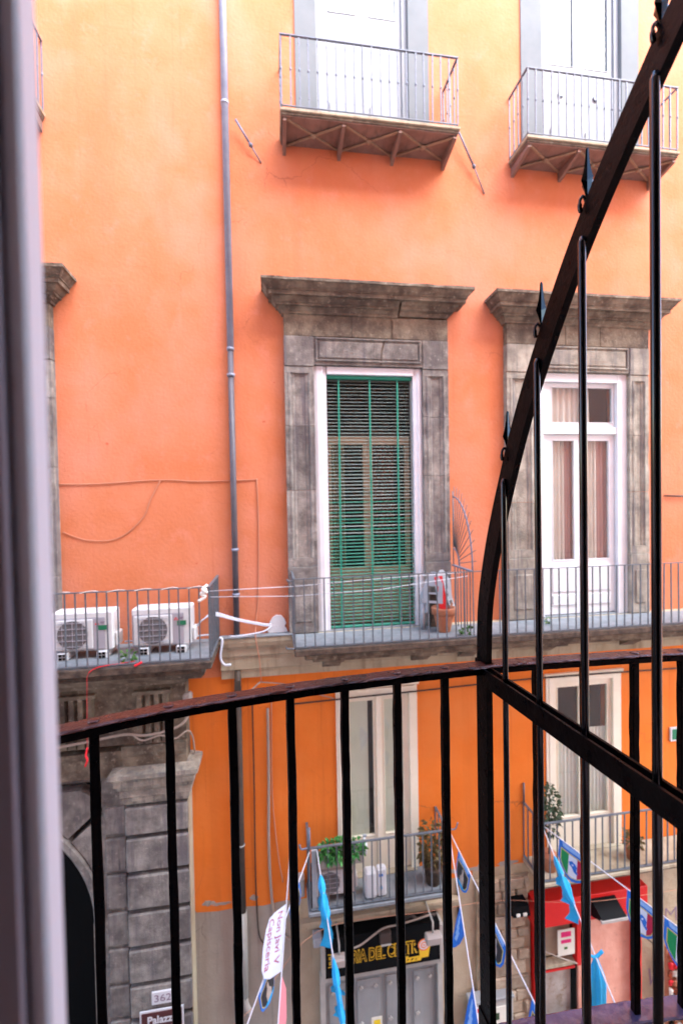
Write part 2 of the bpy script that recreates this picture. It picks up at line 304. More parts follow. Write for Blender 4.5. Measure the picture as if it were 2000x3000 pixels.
        vs += [(v[0], 0.0, v[2]) for v in L] + [(v[0], 0.0, v[2]) for v in R_]
        for i in range(n - 1): fs.append((i, i + 1, b + i + 1, b + i)); fs.append((seg * n + i, seg * n + i + 1, b + n + i + 1, b + n + i))
        fs.append(tuple([k * n for k in range(seg + 1)] + [b + n, b])); fs.append(tuple([k * n + n - 1 for k in range(seg + 1)] + [b + 2 * n - 1, b + n - 1]))
        return s.add(vs, fs)
    def cornice(s, x0, x1, prof, p0, back=0.0, ends=(1, 1)):
        # profile [(projection, z)] along the facade with mitred returns at both ends
        vs = []; fs = []; n = len(prof)
        for p, z in prof:
            e = p - p0; el, er = e * ends[0], e * ends[1]; vs += [(x0 - el, back, z), (x0 - el, -p, z), (x1 + er, -p, z), (x1 + er, back, z)]
        for i in range(n - 1):
            for k in range(3): fs.append((4 * i + k, 4 * i + k + 1, 4 * i + 5 + k, 4 * i + 4 + k))
        fs.append((0, 3, 2, 1)); b = 4 * (n - 1); fs.append((b, b + 1, b + 2, b + 3))
        return s.add(vs, fs)
    def mesh(s, name, off=(0, 0, 0)):
        me = bpy.data.meshes.new(name); o = Vector(off)
        me.from_pydata([tuple(Vector(v) - o) for v in s.v], [], s.f); me.update()
        me.polygons.foreach_set('use_smooth', s.sm)
        bm = bmesh.new(); bm.from_mesh(me); bmesh.ops.recalc_face_normals(bm, faces=bm.faces); bm.to_mesh(me); bm.free()
        return me
    def build(s, name, m, parent=None, origin=None):
        if parent is not None: off = wloc(parent)
        else: off = Vector(origin) if origin is not None else Vector((0, 0, 0))
        me = s.mesh(name, off); me.materials.append(M[m] if isinstance(m, str) else m)
        o = bpy.data.objects.new(name, me); COL.objects.link(o)
        if parent is not None: o.parent = parent
        else: o.location = off
        return o
def inst(name, me, m, parent, loc, rot=None):
    # a piece that shares its mesh data
    if not me.materials: me.materials.append(M[m])
    o = bpy.data.objects.new(name, me); COL.objects.link(o); o.parent = parent
    o.location = Vector(loc) - wloc(parent)
    if rot: o.rotation_euler = rot
    return o
def tag(o, label, cat, group=None):
    o['label'] = label; o['category'] = cat
    if group: o['group'] = group
    return o
def thing(name, label, cat, loc, group=None):
    o = bpy.data.objects.new(name, None); o.empty_display_size = 0.2; COL.objects.link(o); o.location = loc
    return tag(o, label, cat, group)
def struct(o): o['kind'] = 'structure'; return o
def copy_tree(o, parent=None):
    c = o.copy(); COL.objects.link(c); c.parent = parent
    for ch in o.children: copy_tree(ch, c)
    return c
def text_mesh(body, size, bold=0.0, shear=0.0, spacing=1.0, extrude=0.002):
    cu = bpy.data.curves.new('t', 'FONT'); cu.body = body; cu.size = size; cu.offset = bold; cu.shear = shear; cu.space_character = spacing
    cu.extrude = extrude; cu.align_x = 'LEFT'; cu.resolution_u = 3
    o = bpy.data.objects.new('t', cu); COL.objects.link(o)
    bpy.context.view_layer.update()
    me = bpy.data.meshes.new_from_object(o.evaluated_get(bpy.context.evaluated_depsgraph_get()))
    bpy.data.objects.remove(o); return me
def text_obj(name, body, size, m, parent, loc, width=None, rot=(rad(90), 0, 0), **kw):
    me = text_mesh(body, size, **kw); me.name = name
    if width:
        xs = [v.co.x for v in me.vertices]; k = width / (max(xs) - min(xs)); x0 = min(xs)
        for v in me.vertices: v.co.x = (v.co.x - x0) * k
    me.materials.clear(); me.materials.append(M[m])
    o = bpy.data.objects.new(name, me); COL.objects.link(o); o.parent = parent; o.location = Vector(loc) - wloc(parent); o.rotation_euler = rot
    return o
def spline(pts, k=8):
    pts = [Vector(p) for p in pts]; out = []
    P = [pts[0] * 2 - pts[1]] + pts + [pts[-1] * 2 - pts[-2]]
    for i in range(1, len(P) - 2):
        for j in range(k):
            t = j / k; a, b, c, d = P[i - 1], P[i], P[i + 1], P[i + 2]
            out.append(0.5 * ((2 * b) + (c - a) * t + (2 * a - 5 * b + 4 * c - d) * t * t + (3 * b - a - 3 * c + d) * t ** 3))
    out.append(pts[-1]); return out
def leaves(c, rx, ry, rz, n, size, seed=1, droop=0.3):
    # many single leaf faces through a volume
    r = random.Random(seed); mb = MB()
    for _ in range(n):
        while True:
            p = Vector((r.uniform(-1, 1), r.uniform(-1, 1), r.uniform(-1, 1)))
            if p.length <= 1: break
        q = Vector((c[0] + p.x * rx, c[1] + p.y * ry, c[2] + p.z * rz))
        d = Vector((p.x + r.uniform(-.6, .6), p.y + r.uniform(-.6, .6), p.z * .6 + r.uniform(-.5, .7))).normalized()
        u = d.cross(Vector((r.uniform(-1, 1), r.uniform(-1, 1), r.uniform(-1, 1)))).normalized(); L = size * r.uniform(.6, 1.3); w = L * .3
        nrm = d.cross(u)
        mb.add([q, q + d * L * .5 + u * w - nrm * L * .08, q + d * L - Vector((0, 0, droop * L)), q + d * L * .5 - u * w - nrm * L * .08], [(0, 1, 2), (0, 2, 3)])
    return mb

# ================================================================== the setting
struct(MB().box(-60, 60, -40, 40, -0.3, 0.0).build('ground', 'asphalt'))

# the building the view is taken from: facade with the open doorway round the camera, dark room behind
own = thing('building', 'white plastered building behind the viewer, only its open window edge in the photo', 'building', (0, -6.90, 0))
mb = MB(); OY = -6.90; OX0, OX1, OZ0, OZ1 = -0.262, 0.95, 8.45, 11.3
mb.box(-14, OX0, OY - 0.5, OY, 0, 22.4); mb.box(OX1, 6.5, OY - 0.5, OY, 0, 22.4)  # roof height, out of view, chosen to shade the palazzo's lower floors
mb.box(OX0, OX1, OY - 0.5, OY, OZ1, 22.4); mb.box(OX0, OX1, OY - 0.5, OY, 0, OZ0)
mb.build('wall', 'ochre', own)
mb = MB()
mb.box(-14, 6.5, -14, -13.8, 0, 22.4); mb.box(-14, 6.5, -13.8, OY - 0.5, 22.2, 22.4); mb.box(6.3, 6.5, -13.8, OY - 0.5, 0, 22.199)
mb.box(-1.8, -1.7, -10, OY - 0.5, OZ0, 12.4); mb.box(2.6, 2.7, -10, OY - 0.5, OZ0, 12.4); mb.box(-1.8, 2.7, -10.1, -10, OZ0, 12.4)
mb.box(-1.7, 2.6, -10, OY - 0.5, OZ0 - 0.1, OZ0 - 0.002); mb.box(-1.8, 2.7, -10, OY - 0.5, 12.4, 12.5)
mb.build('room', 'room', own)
MB().box(-3.0, 3.2, OY, -6.14, 8.28, 8.39).build('balcony_slab', 'dark_slab', own)
nb = thing('building', 'unseen house added on the viewer side, its height set for the light on the palazzo', 'building', (11, -9, 0))
MB().box(6.6, 16, -14, OY, 0, 22.0).build('wall', 'ochre', nb)  # added out of view; its height shapes the light on the palazzo
# casement stile that crosses the left edge of the picture
st = thing('window_casement', 'blurred pale window stile with dark inner edge, close to the viewer at the left', 'window', (-0.13, -6.94, 8.5))
MB().cbox(-0.1312, -0.1210, -7.2 + 0.2497, -7.2 + 0.2690, 8.5, 11.28, .002).build('stile', 'frame_stile', st)
MB().box(-0.262, -0.1314, -7.2 + 0.243, -7.2 + 0.275, 8.5, 11.28).build('rebate', 'stile_brown', st)

# ================================================================== orange palazzo across the street
bld = thing('apartment_building', 'tall orange plastered palazzo with stone window surrounds filling the view', 'building', (1.5, 0, 0))
OPEN = [(0.81, 2.32, 15.75, 19.2), (4.67, 6.19, 15.75, 19.2), (-5.3, -3.8, 15.75, 19.2),
        (0.67, 2.45, 7.94, 12.18), (4.44, 6.23, 7.94, 12.18), (-5.36, -3.58, 7.94, 12.18),
        (0.97, 2.25, 3.84, 6.93), (4.70, 6.05, 3.74, 6.86), (-6.6, -2.55, 0.0, 5.9), (0.62, 2.60, 0.0, 3.08), (4.30, 5.55, 0.3, 2.66)]
def wall_mesh(x0, x1, z0, z1, opens, depth, zcut=None):
    opens = [o for o in opens if x0 <= o[0] and o[1] <= x1]
    mb = MB(); xs = sorted({x0, x1} | {v for o in opens for v in o[:2] if x0 < v < x1}); zs = sorted({z0, z1} | {v for o in opens for v in o[2:] if z0 < v < z1})
    inside = lambda x, z: any(o[0] < x < o[1] and o[2] < z < o[3] for o in opens)
    for i in range(len(xs) - 1):
        for k in range(len(zs) - 1):
            if not inside((xs[i] + xs[i + 1]) / 2, (zs[k] + zs[k + 1]) / 2):
                a, b, c, d = xs[i], xs[i + 1], zs[k], zs[k + 1]
                mb.add([(a, 0, c), (b, 0, c), (b, 0, d), (a, 0, d)], [(0, 1, 2, 3)])
    for a, b, c, d in opens:
        lo, hi = c >= z0, d <= z1; c = max(c, z0); d = min(d, z1)
        if d <= c: continue
        for p, q, ok in (((a, c), (a, d), 1), ((b, c), (b, d), 1), ((a, c), (b, c), lo), ((a, d), (b, d), hi)):
            if not ok: continue
            mb.add([(p[0], 0, p[1]), (q[0], 0, q[1]), (q[0], depth, q[1]), (p[0], depth, p[1])], [(0, 1, 2, 3)])
    return mb
wall_mesh(-14, 16, 7.3, 27, OPEN, 0.42).build('wall', 'plaster', bld)
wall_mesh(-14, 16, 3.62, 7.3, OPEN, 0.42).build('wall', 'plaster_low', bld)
wall_mesh(-14, 0.12, 0, 3.62, OPEN, 0.42).build('base_wall', 'grey_plaster', bld)
wall_mesh(0.12, 3.25, 0, 3.62, OPEN, 0.42).build('base_wall', 'beige_plaster', bld)
wall_mesh(3.25, 16, 0, 3.62, OPEN, 0.42).build('base_wall', 'mortar', bld)
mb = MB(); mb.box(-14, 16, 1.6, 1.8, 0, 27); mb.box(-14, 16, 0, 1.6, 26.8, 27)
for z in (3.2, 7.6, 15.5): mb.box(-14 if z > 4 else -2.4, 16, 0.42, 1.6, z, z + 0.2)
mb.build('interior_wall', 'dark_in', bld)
# uneven lower edge of the orange paint: a thin skirt that dips and rises
mb = MB(); pts = [(-1.34, 3.60), (-1.0, 3.57), (-0.62, 3.585), (-0.3, 3.55), (0.0, 3.58), (0.62, 3.56), (2.6, 3.55), (3.25, 3.52)]
mb.add([(x, -0.003, z) for x, z in pts] + [(x, -0.003, 3.622) for x, z in pts], [(i, i + 1, len(pts) + i + 1, len(pts) + i) for i in range(len(pts) - 1)])
mb.build('paint_edge', 'plaster_low', bld)

# stone string course under the balconies
prof = [(0.0, 7.27), (0.035, 7.27), (0.045, 7.40), (0.07, 7.42), (0.075, 7.62), (0.10, 7.64), (0.105, 7.74), (0.145, 7.80), (0.16, 7.86), (0.16, 7.93), (0.0, 7.935)]
for a, b in ((-0.86, 0.65), (0.655, 2.25), (2.255, 3.9), (3.905, 5.6), (5.605, 7.2), (7.205, 9.5)):
    MB().prism([(-p, z) for p, z in prof], 'x', a, b).build('ledge_stone', 'ledge', bld)
MB().box(-0.86, 0.26, -0.17, 0.0, 7.937, 7.952).build('ledge_flashing', 'slab_top', bld)

# ---- stone window surrounds
CORN = [(0.12, 12.955), (0.15, 12.96), (0.155, 12.995), (0.165, 13.0), (0.20, 13.045), (0.205, 13.05), (0.235, 13.052), (0.235, 13.085), (0.25, 13.09), (0.30, 13.15), (0.30, 13.162),
        (0.345, 13.165), (0.345, 13.225), (0.365, 13.228), (0.365, 13.245), (0.375, 13.25), (0.395, 13.275), (0.425, 13.325), (0.43, 13.33), (0.45, 13.332), (0.45, 13.375), (0.05, 13.40)]
def surround(x0, x1, xi0, xi1, stone, cstone, joints_l, joints_r):
    root = MB().box(xi0, xi1, -0.118, 0.05, 12.185, 12.62)
    # sunk panel on the lintel
    root = root.build('window_surround', stone, bld)
    for a, b, c, d in ((xi0 + .03, xi1 - .03, 12.58, 12.61), (xi0 + .03, xi1 - .03, 12.235, 12.262), (xi0 + .03, xi0 + .062, 12.262, 12.58), (xi1 - .062, xi1 - .03, 12.262, 12.58)):
        MB().cbox(a, b, -0.142, -0.115, c, d, 0.008).build('panel_moulding', stone, root)
    MB().cbox(xi0 + .08, xi1 - .08, -0.13, -0.115, 12.29, 12.552, 0.01).build('panel', stone, root)
    # frieze stones
    fx = [x0, x0 + (x1 - x0) * 0.40, x0 + (x1 - x0) * 0.645, x1]
    for i in range(3): MB().cbox(fx[i] + .002, fx[i + 1] - .002, -0.125 - 0.004 * (i == 1), 0.0, 12.625, 12.965, 0.006, 0.004).build('frieze_stone', cstone, root)
    for (a, b, js, s) in ((x0, xi0, joints_l, 1), (xi1, x1, joints_r, -1)):
        zs = [9.0] + sorted(js) + [12.15]
        w = b - a
        for i in range(len(zs) - 1):
            z0, z1 = zs[i] + .003, zs[i + 1] - .003
            lo = z0 + (0.14 if i == 0 else 0.0); hi = z1 - (0.10 if i == len(zs) - 2 else 0)
            pr = [(a, 0), (a, -.12), (a + .05, -.12), (a + .06, -.128), (a + .085, -.128), (a + .10, -.105), (a + .14, -.10), (a + .155, -.088),
                  (b - .155, -.088), (b - .14, -.10), (b - .10, -.105), (b - .085, -.128), (b - .06, -.128), (b - .05, -.12), (b, -.12), (b, 0)]
            m = MB(); sg = max(3, int((hi - lo) / .12)); np_ = len(pr); rows = []
            for q in range(sg + 1):
                zz = lo + (hi - lo) * q / sg; nk = random.random() < .2
                rows += [(px + random.uniform(-.0025, .0025), (py + random.uniform(-.0025, .0025) + (random.uniform(.004, .014) if nk and k_ in (1, 2, 3, 12, 13, 14) else 0)) if py < 0 else py, zz) for k_, (px, py) in enumerate(pr)]
            m.add(rows, [(q * np_ + k_, q * np_ + (k_ + 1) % np_, (q + 1) * np_ + (k_ + 1) % np_, (q + 1) * np_ + k_) for q in range(sg) for k_ in range(np_)] + [tuple(range(np_)), tuple(range(sg * np_, (sg + 1) * np_))])
            if lo > z0: m.box(a, b, -.121, 0, z0, lo - .001)
            if hi < z1: m.box(a, b, -.121, 0, hi + .001, z1)
            m.build('jamb_stone', stone, root)
        p = MB().cbox(a - .004, b + .004, -.128, 0, 7.945, 8.995, 0.008, 0.003).build('pedestal_stone', stone, root)
        MB().cbox(a + .09, b - .09, -.142, -.12, 8.12, 8.72, 0.012).build('pedestal_panel', stone, root)
        MB().cbox(a, b, -.132, 0, 12.155, 12.62, 0.006).build('corner_stone', stone, root)
    # cornice
    if x0 == 0.21:   # the bed moulding of this window has broken away on the right
        MB().chipped(x0, 2.03, CORN[:11], 0.12, ends=(1, 0)).build('bed_moulding', cstone, root)
        worn = [(0.12, 12.99), (0.135, 13.0), (0.15, 13.05), (0.20, 13.07), (0.215, 13.11), (0.25, 13.13), (0.27, 13.165)]
        MB().chipped(2.07, x1, worn, 0.12, ends=(0, 1)).build('bed_moulding', cstone, root); MB().box(2.028, 2.072, -.14, 0, 12.97, 13.165).build('crack', 'dark_slab', root)
    else: MB().chipped(x0, x1, CORN[:11], 0.12).build('bed_moulding', cstone, root)
    c2 = [(0.30, 13.1635)] + CORN[11:]
    MB().chipped(x0, x1, c2, 0.12).build('cornice', cstone, root)
    return root
s1 = surround(0.21, 2.885, 0.67, 2.45, 'piperno', 'weathered', [10.21, 11.22], [10.42, 11.38])
MB().prism([(1.93, 12.62), (1.965, 12.62), (1.955, 12.75), (1.965, 12.9), (1.925, 12.95), (1.94, 12.8)], 'y', -0.10, -0.1315).build('crack', 'dark_slab', s1)
MB().prism([(1.74, 12.2), (1.765, 12.2), (1.775, 12.4), (1.82, 12.56), (1.80, 12.6), (1.755, 12.42)], 'y', -0.10, -0.1325).build('crack', 'dark_slab', s1)
surround(3.92, 6.61, 4.44, 6.23, 'tan_stone', 'weathered', [9.95, 11.2], [10.1, 11.1])
surround(-5.82, -3.135, -5.36, -3.58, 'piperno', 'weathered', [10.3], [10.6, 11.6])

# ---- windows
def pane_set(parent, rects, y, m='glass'):
    for a, b, c, d in rects: MB().box(a, b, y, y + .006, c, d).build('pane', m, parent)
def leaf(parent, x0, x1, z0, z1, holes, y0, y1, m, name='leaf'):
    # a door leaf: a board with openings left for the panes
    mb = MB(); xs = sorted({x0, x1} | {v for h in holes for v in h[:2]}); zs = sorted({z0, z1} | {v for h in holes for v in h[2:]})
    for k in range(len(zs) - 1):
        run = None
        for i in range(len(xs) - 1):
            ins = any(h[0] < (xs[i] + xs[i + 1]) / 2 < h[1] and h[2] < (zs[k] + zs[k + 1]) / 2 < h[3] for h in holes)
            if not ins: mb.box(xs[i], xs[i + 1], y0, y1, zs[k], zs[k + 1])
    bm_o = mb.build(name, m, parent)
    # beads round the holes
    bd = MB()
    for a, b, c, d in holes:
        w = .014; bd.box(a - w, a, y0 - .008, y0 - .001, c - w, d + w); bd.box(b, b + w, y0 - .008, y0 - .001, c - w, d + w)
        bd.box(a, b, y0 - .008, y0 - .001, c - w, c); bd.box(a, b, y0 - .008, y0 - .001, d, d + w)
    bd.build('glazing_bead', m, parent)
def curtain(parent, x0, x1, z0, z1, y, m, waves=5, amp=0.03, name='curtain'):
    n = waves * 8; mb = MB(); vs = []
    for i in range(n + 1):
        x = x0 + (x1 - x0) * i / n; yy = y + amp * math.sin(i / 8 * 2 * math.pi) + amp * .4 * math.sin(i * 1.7)
        vs += [(x, yy, z0), (x + .01 * math.sin(i), y + (yy - y) * .5, z1)]
    mb.add(vs, [(2 * i, 2 * i + 2, 2 * i + 3, 2 * i + 1) for i in range(n)], True)
    mb.build(name, m, parent)

# middle window: thick worn white frame, beige glazed leaves behind a slatted blind
fr = MB()
fr.prism([(0.672, 0.03), (0.672, -0.055), (0.72, -0.07), (0.80, -0.07), (0.815, -0.05), (0.87, -0.045), (0.88, 0.12), (0.672, 0.12)], 'z', 7.945, 12.175)
fr.prism([(2.448, 0.12), (2.30, 0.12), (2.305, -0.045), (2.36, -0.05), (2.375, -0.07), (2.41, -0.07), (2.448, -0.055)], 'z', 7.945, 12.175)
fr.box(0.881, 2.299, -0.068, 0.12, 12.06, 12.172)
w = fr.build('window', 'worn_white', bld)
leaf(w, 0.885, 1.575, 7.96, 11.10, [(0.96, 1.50, 8.92, 10.97)], 0.20, 0.26, 'wood_beige', 'door_leaf')
leaf(w, 1.58, 2.295, 7.96, 11.10, [(1.655, 2.22, 8.92, 10.97)], 0.20, 0.26, 'wood_beige', 'door_leaf')
leaf(w, 0.885, 2.295, 11.105, 12.05, [(0.93, 2.25, 11.15, 12.0)], 0.20, 0.26, 'dark_wood', 'transom')
pane_set(w, [(0.96, 1.50, 8.92, 10.97), (1.655, 2.22, 8.92, 10.97), (0.93, 2.25, 11.15, 12.0)], 0.225, 'glass_clear')
curtain(w, 1.64, 2.05, 8.9, 11.0, 0.34, 'dark_red', 4); curtain(w, 0.92, 1.20, 8.9, 11.0, 0.30, 'khaki', 3)
# right window: white frame, tall leaves with greige and red curtains
fr = MB()
for a, b in ((4.442, 4.62), (6.05, 6.228)): fr.box(a, b, -0.05, 0.10, 7.945, 12.175); 
fr.box(4.6205, 6.0495, -0.048, 0.10, 12.03, 12.172); fr.box(4.6205, 6.0495, -0.03, 0.10, 11.13, 11.25)
w = fr.build('window', 'white', bld)
leaf(w, 4.625, 6.045, 11.255, 12.025, [(4.83, 5.38, 11.34, 11.95), (5.46, 6.0, 11.34, 11.95)], 0.03, 0.08, 'white', 'transom')
leaf(w, 4.625, 5.335, 7.96, 11.125, [(4.84, 5.25, 8.92, 11.02)], 0.03, 0.08, 'white', 'door_leaf')
leaf(w, 5.34, 6.045, 7.96, 11.125, [(5.50, 5.93, 8.92, 11.02)], 0.03, 0.08, 'white', 'door_leaf')
for a, b in ((4.82, 5.27), (5.48, 5.95)):
    MB().cbox(a, b, 0.008, 0.029, 8.12, 8.30, 0.006).build('lower_panel', 'white', w); MB().cbox(a, b, 0.010, 0.029, 8.36, 8.80, 0.006).build('lower_panel', 'white', w)
pane_set(w, [(4.83, 5.38, 11.34, 11.95), (5.46, 6.0, 11.34, 11.95), (4.84, 5.25, 8.92, 11.02), (5.50, 5.93, 8.92, 11.02)], 0.05, 'glass')
curtain(w, 4.78, 5.62, 11.3, 12.0, 0.13, 'curtain', 7); curtain(w, 4.8, 5.12, 8.4, 11.1, 0.13, 'curtain', 4); curtain(w, 5.10, 5.31, 8.4, 11.1, 0.15, 'red_curtain', 3)
curtain(w, 5.44, 5.75, 8.4, 11.1, 0.13, 'curtain', 4); curtain(w, 5.72, 5.98, 8.4, 11.1, 0.15, 'red_curtain', 3)
# window of the far left bay: only its stone edge shows
fr = MB(); fr.box(-5.358, -5.15, -0.05, 0.1, 7.945, 12.175); fr.box(-3.79, -3.582, -0.05, 0.1, 7.945, 12.175); fr.box(-5.149, -3.791, -0.05, 0.1, 12.03, 12.17)
w = fr.build('window', 'worn_white', bld)
leaf(w, -5.148, -3.792, 7.95, 12.02, [(-5.0, -4.55, 8.9, 11.8), (-4.4, -3.95, 8.9, 11.8)], 0.05, 0.1, 'wood_beige', 'door_leaf'); pane_set(w, [(-5.0, -4.55, 8.9, 11.8), (-4.4, -3.95, 8.9, 11.8)], 0.07)
# upper doors: white shutters in grey-white plaster bands
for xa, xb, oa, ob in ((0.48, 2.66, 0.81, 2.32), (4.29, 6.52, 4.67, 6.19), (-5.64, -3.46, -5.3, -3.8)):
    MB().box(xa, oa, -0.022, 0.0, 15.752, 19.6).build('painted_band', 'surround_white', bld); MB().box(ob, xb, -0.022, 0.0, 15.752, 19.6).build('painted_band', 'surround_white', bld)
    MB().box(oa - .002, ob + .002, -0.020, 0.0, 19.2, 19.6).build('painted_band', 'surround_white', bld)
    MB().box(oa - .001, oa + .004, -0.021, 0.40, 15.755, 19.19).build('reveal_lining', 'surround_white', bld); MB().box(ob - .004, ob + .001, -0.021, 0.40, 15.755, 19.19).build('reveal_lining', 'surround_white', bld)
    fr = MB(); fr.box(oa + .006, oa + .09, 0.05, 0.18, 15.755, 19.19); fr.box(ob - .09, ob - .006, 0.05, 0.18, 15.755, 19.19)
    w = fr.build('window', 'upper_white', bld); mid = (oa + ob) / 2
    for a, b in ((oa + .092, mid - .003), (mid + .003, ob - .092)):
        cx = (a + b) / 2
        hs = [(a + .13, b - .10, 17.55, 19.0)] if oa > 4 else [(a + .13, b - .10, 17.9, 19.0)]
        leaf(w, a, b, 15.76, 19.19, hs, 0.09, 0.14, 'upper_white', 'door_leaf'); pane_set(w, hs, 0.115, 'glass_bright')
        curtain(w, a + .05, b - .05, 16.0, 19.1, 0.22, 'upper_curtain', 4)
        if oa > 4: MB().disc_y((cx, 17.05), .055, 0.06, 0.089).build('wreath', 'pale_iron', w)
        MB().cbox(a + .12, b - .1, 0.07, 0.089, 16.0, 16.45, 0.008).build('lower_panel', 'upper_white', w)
# lower doors
fr = MB()
for a, b in ((0.972, 1.06), (2.165, 2.248)): fr.box(a, b, -0.03, 0.1, 3.842, 6.925)
fr.box(1.0605, 2.1645, -0.028, 0.1, 6.83, 6.923)
w = fr.build('window', 'cream', bld)
MB().prism([(-0.002, 6.94), (-0.03, 6.945), (-0.05, 6.97), (-0.055, 7.005), (-0.002, 7.005)], 'x', 0.90, 2.33).build('lintel_moulding', 'cream', w)
MB().box(0.93, 0.971, -0.022, -0.001, 3.842, 6.935).build('architrave', 'cream', w); MB().box(2.249, 2.30, -0.022, -0.001, 3.842, 6.935).build('architrave', 'cream', w)
h1 = [(1.16, 1.555, 4.45, 6.72)]; h2 = [(1.74, 2.06, 4.45, 6.72)]
leaf(w, 1.063, 1.635, 3.85, 6.826, h1, 0.02, 0.07, 'cream', 'door_leaf'); leaf(w, 1.64, 2.162, 3.85, 6.826, h2, 0.02, 0.07, 'cream', 'door_leaf'); pane_set(w, h1 + h2, 0.045)
MB().box(1.60, 1.675, -0.005, 0.018, 3.86, 6.80).build('cover_strip', 'cream', w)
MB().box(1.14, 1.47, 0.058, 0.061, 4.2, 6.74).build('roller_blind', 'blind', w); MB().box(1.72, 1.985, 0.058, 0.061, 4.2, 6.74).build('roller_blind', 'blind', w)
fr = MB()
for a, b in ((4.702, 4.80), (5.95, 6.048)): fr.box(a, b, -0.03, 0.1, 3.742, 6.855)
fr.box(4.8005, 5.9495, -0.028, 0.1, 6.77, 6.853)
w = fr.build('window', 'cream', bld)
MB().prism([(-0.002, 6.87), (-0.03, 6.875), (-0.05, 6.90), (-0.055, 6.93), (-0.002, 6.93)], 'x', 4.62, 6.14).build('lintel_moulding', 'cream', w)
MB().box(4.65, 4.70, -0.022, -0.001, 3.742, 6.865).build('architrave', 'cream', w); MB().box(6.05, 6.11, -0.022, -0.001, 3.742, 6.865).build('architrave', 'cream', w)
h1 = [(4.89, 5.30, 4.32, 6.66)]; h2 = [(5.47, 5.86, 4.32, 6.66)]
leaf(w, 4.803, 5.378, 3.75, 6.766, h1, 0.02, 0.07, 'cream', 'door_leaf'); leaf(w, 5.382, 5.947, 3.75, 6.766, h2, 0.02, 0.07, 'cream', 'door_leaf'); pane_set(w, h1 + h2, 0.045)
curtain(w, 4.86, 5.33, 4.2, 5.85, 0.10, 'lace', 6, 0.02); curtain(w, 5.44, 5.89, 4.2, 5.85, 0.10, 'lace', 6, 0.02)

for x0, x1, z0, m in ((0.672, 2.448, 7.94, 'slab_top'), (4.442, 6.228, 7.94, 'slab_top'), (0.972, 2.248, 3.84, 'ledge'), (4.702, 6.048, 3.74, 'ledge')):
    MB().box(x0, x1, -.08, .42, z0 - .03, z0 + .006).build('threshold', m, bld)
# ---- portal: rusticated pier, capital, triglyph frieze, arch
pt = MB().box(-2.60, -1.37, -0.20, 0.0, 0.0, 6.10).build('portal', 'piperno', bld)
zs = [0.12, 0.69, 1.25, 1.82, 2.38, 2.90, 3.46, 4.01, 4.58, 5.13, 5.60]
for i in range(len(zs) - 1):
    MB().cbox(-2.25 + random.uniform(-.006, .006), -1.368 + random.uniform(-.004, .004), -0.318, -0.19, zs[i] + .034, zs[i + 1] - .034, 0.018, 0.004).build('pier_stone', 'piperno', pt)
MB().box(-1.369, -1.352, -0.285, -0.01, 0.0, 5.6).build('pier_side', 'ledge', pt)
for i in range(len(zs) - 1):
    MB().cbox(-2.552, -2.262, -0.250, -0.15, zs[i] + .034, zs[i + 1] - .034, 0.014, 0.004).build('jamb_stone', 'piperno', pt)
# arch: voussoirs round the dark doorway
AC, AR = Vector((-4.57, 0, 3.85)), 1.82
for k in range(9):
    a0, a1 = rad(2 + k * 19.6), rad(2 + (k + 1) * 19.6 - 2.2)
    def rp(r, a): return (AC.x + r * math.cos(a), AC.z + r * math.sin(a))
    def outer(a):   # stones run out to the square corner of the portal
        dx, dz = math.cos(a), math.sin(a); r = min((2.02 / abs(dx)) if abs(dx) > 1e-3 else 9, (2.0 / dz) if dz > 1e-3 else 9); return rp(max(r, AR + .25), a)
    poly = [rp(AR + .17, a0), rp(AR + .17, (a0 + a1) / 2), rp(AR + .17, a1), outer(a1), outer((a0 + a1) / 2), outer(a0)]
    MB().prism(poly, 'y', -0.215, -0.02).build('voussoir', 'piperno', pt)
mb = MB(); n = 28; vs = []
for i in range(n + 1):
    a = math.pi * i / n
    for r, y in ((AR, 0.1), (AR, -.20), (AR + .05, -.25), (AR + .13, -.25), (AR + .15, -.20), (AR + .15, 0.1)): vs.append((AC.x + r * math.cos(a), y, AC.z + r * math.sin(a)))
for i in range(n):
    for k in range(5): mb.f.append((6 * i + k, 6 * i + k + 1, 6 * i + 7 + k, 6 * i + 6 + k)); mb.sm.append(False)
mb.v = vs; mb.build('archivolt', 'piperno', pt)
MB().box(-2.76, -2.56, -0.205, 0.3, 0.0, 3.84).build('arch_jamb', 'piperno', pt)
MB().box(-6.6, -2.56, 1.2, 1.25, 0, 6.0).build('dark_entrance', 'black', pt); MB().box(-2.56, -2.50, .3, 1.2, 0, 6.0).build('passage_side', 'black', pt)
MB().box(-6.6, -2.60, -0.06, 0.0, 5.88, 6.0).build('spandrel_back', 'piperno', pt)
# capital and entablature over the pier
MB().cornice(-2.24, -1.36, [(0.30, 5.62), (0.31, 5.64), (0.31, 5.67), (0.335, 5.685), (0.335, 5.74), (0.36, 5.76), (0.36, 5.86), (0.385, 5.885), (0.40, 5.94), (0.42, 5.95), (0.42, 6.02), (0.455, 6.08), (0.48, 6.09), (0.48, 6.15), (0.30, 6.19)], 0.30).build('capital', 'tan_stone', pt)
e = MB(); e.box(-6.6, -2.27, -0.24, 0.0, 6.02, 6.17); e.box(-6.6, -2.27, -0.26, 0.0, 6.171, 6.34); e.box(-6.6, -2.27, -0.29, 0.0, 6.341, 6.42); e.build('architrave', 'weathered', pt)
e = MB(); e.box(-2.265, -1.36, -0.31, 0.0, 6.191, 6.36); e.box(-2.265, -1.36, -0.33, 0.0, 6.361, 6.50); e.box(-6.6, -1.365, -0.27, 0.0, 6.501, 7.36); e.build('frieze', 'weathered', pt)
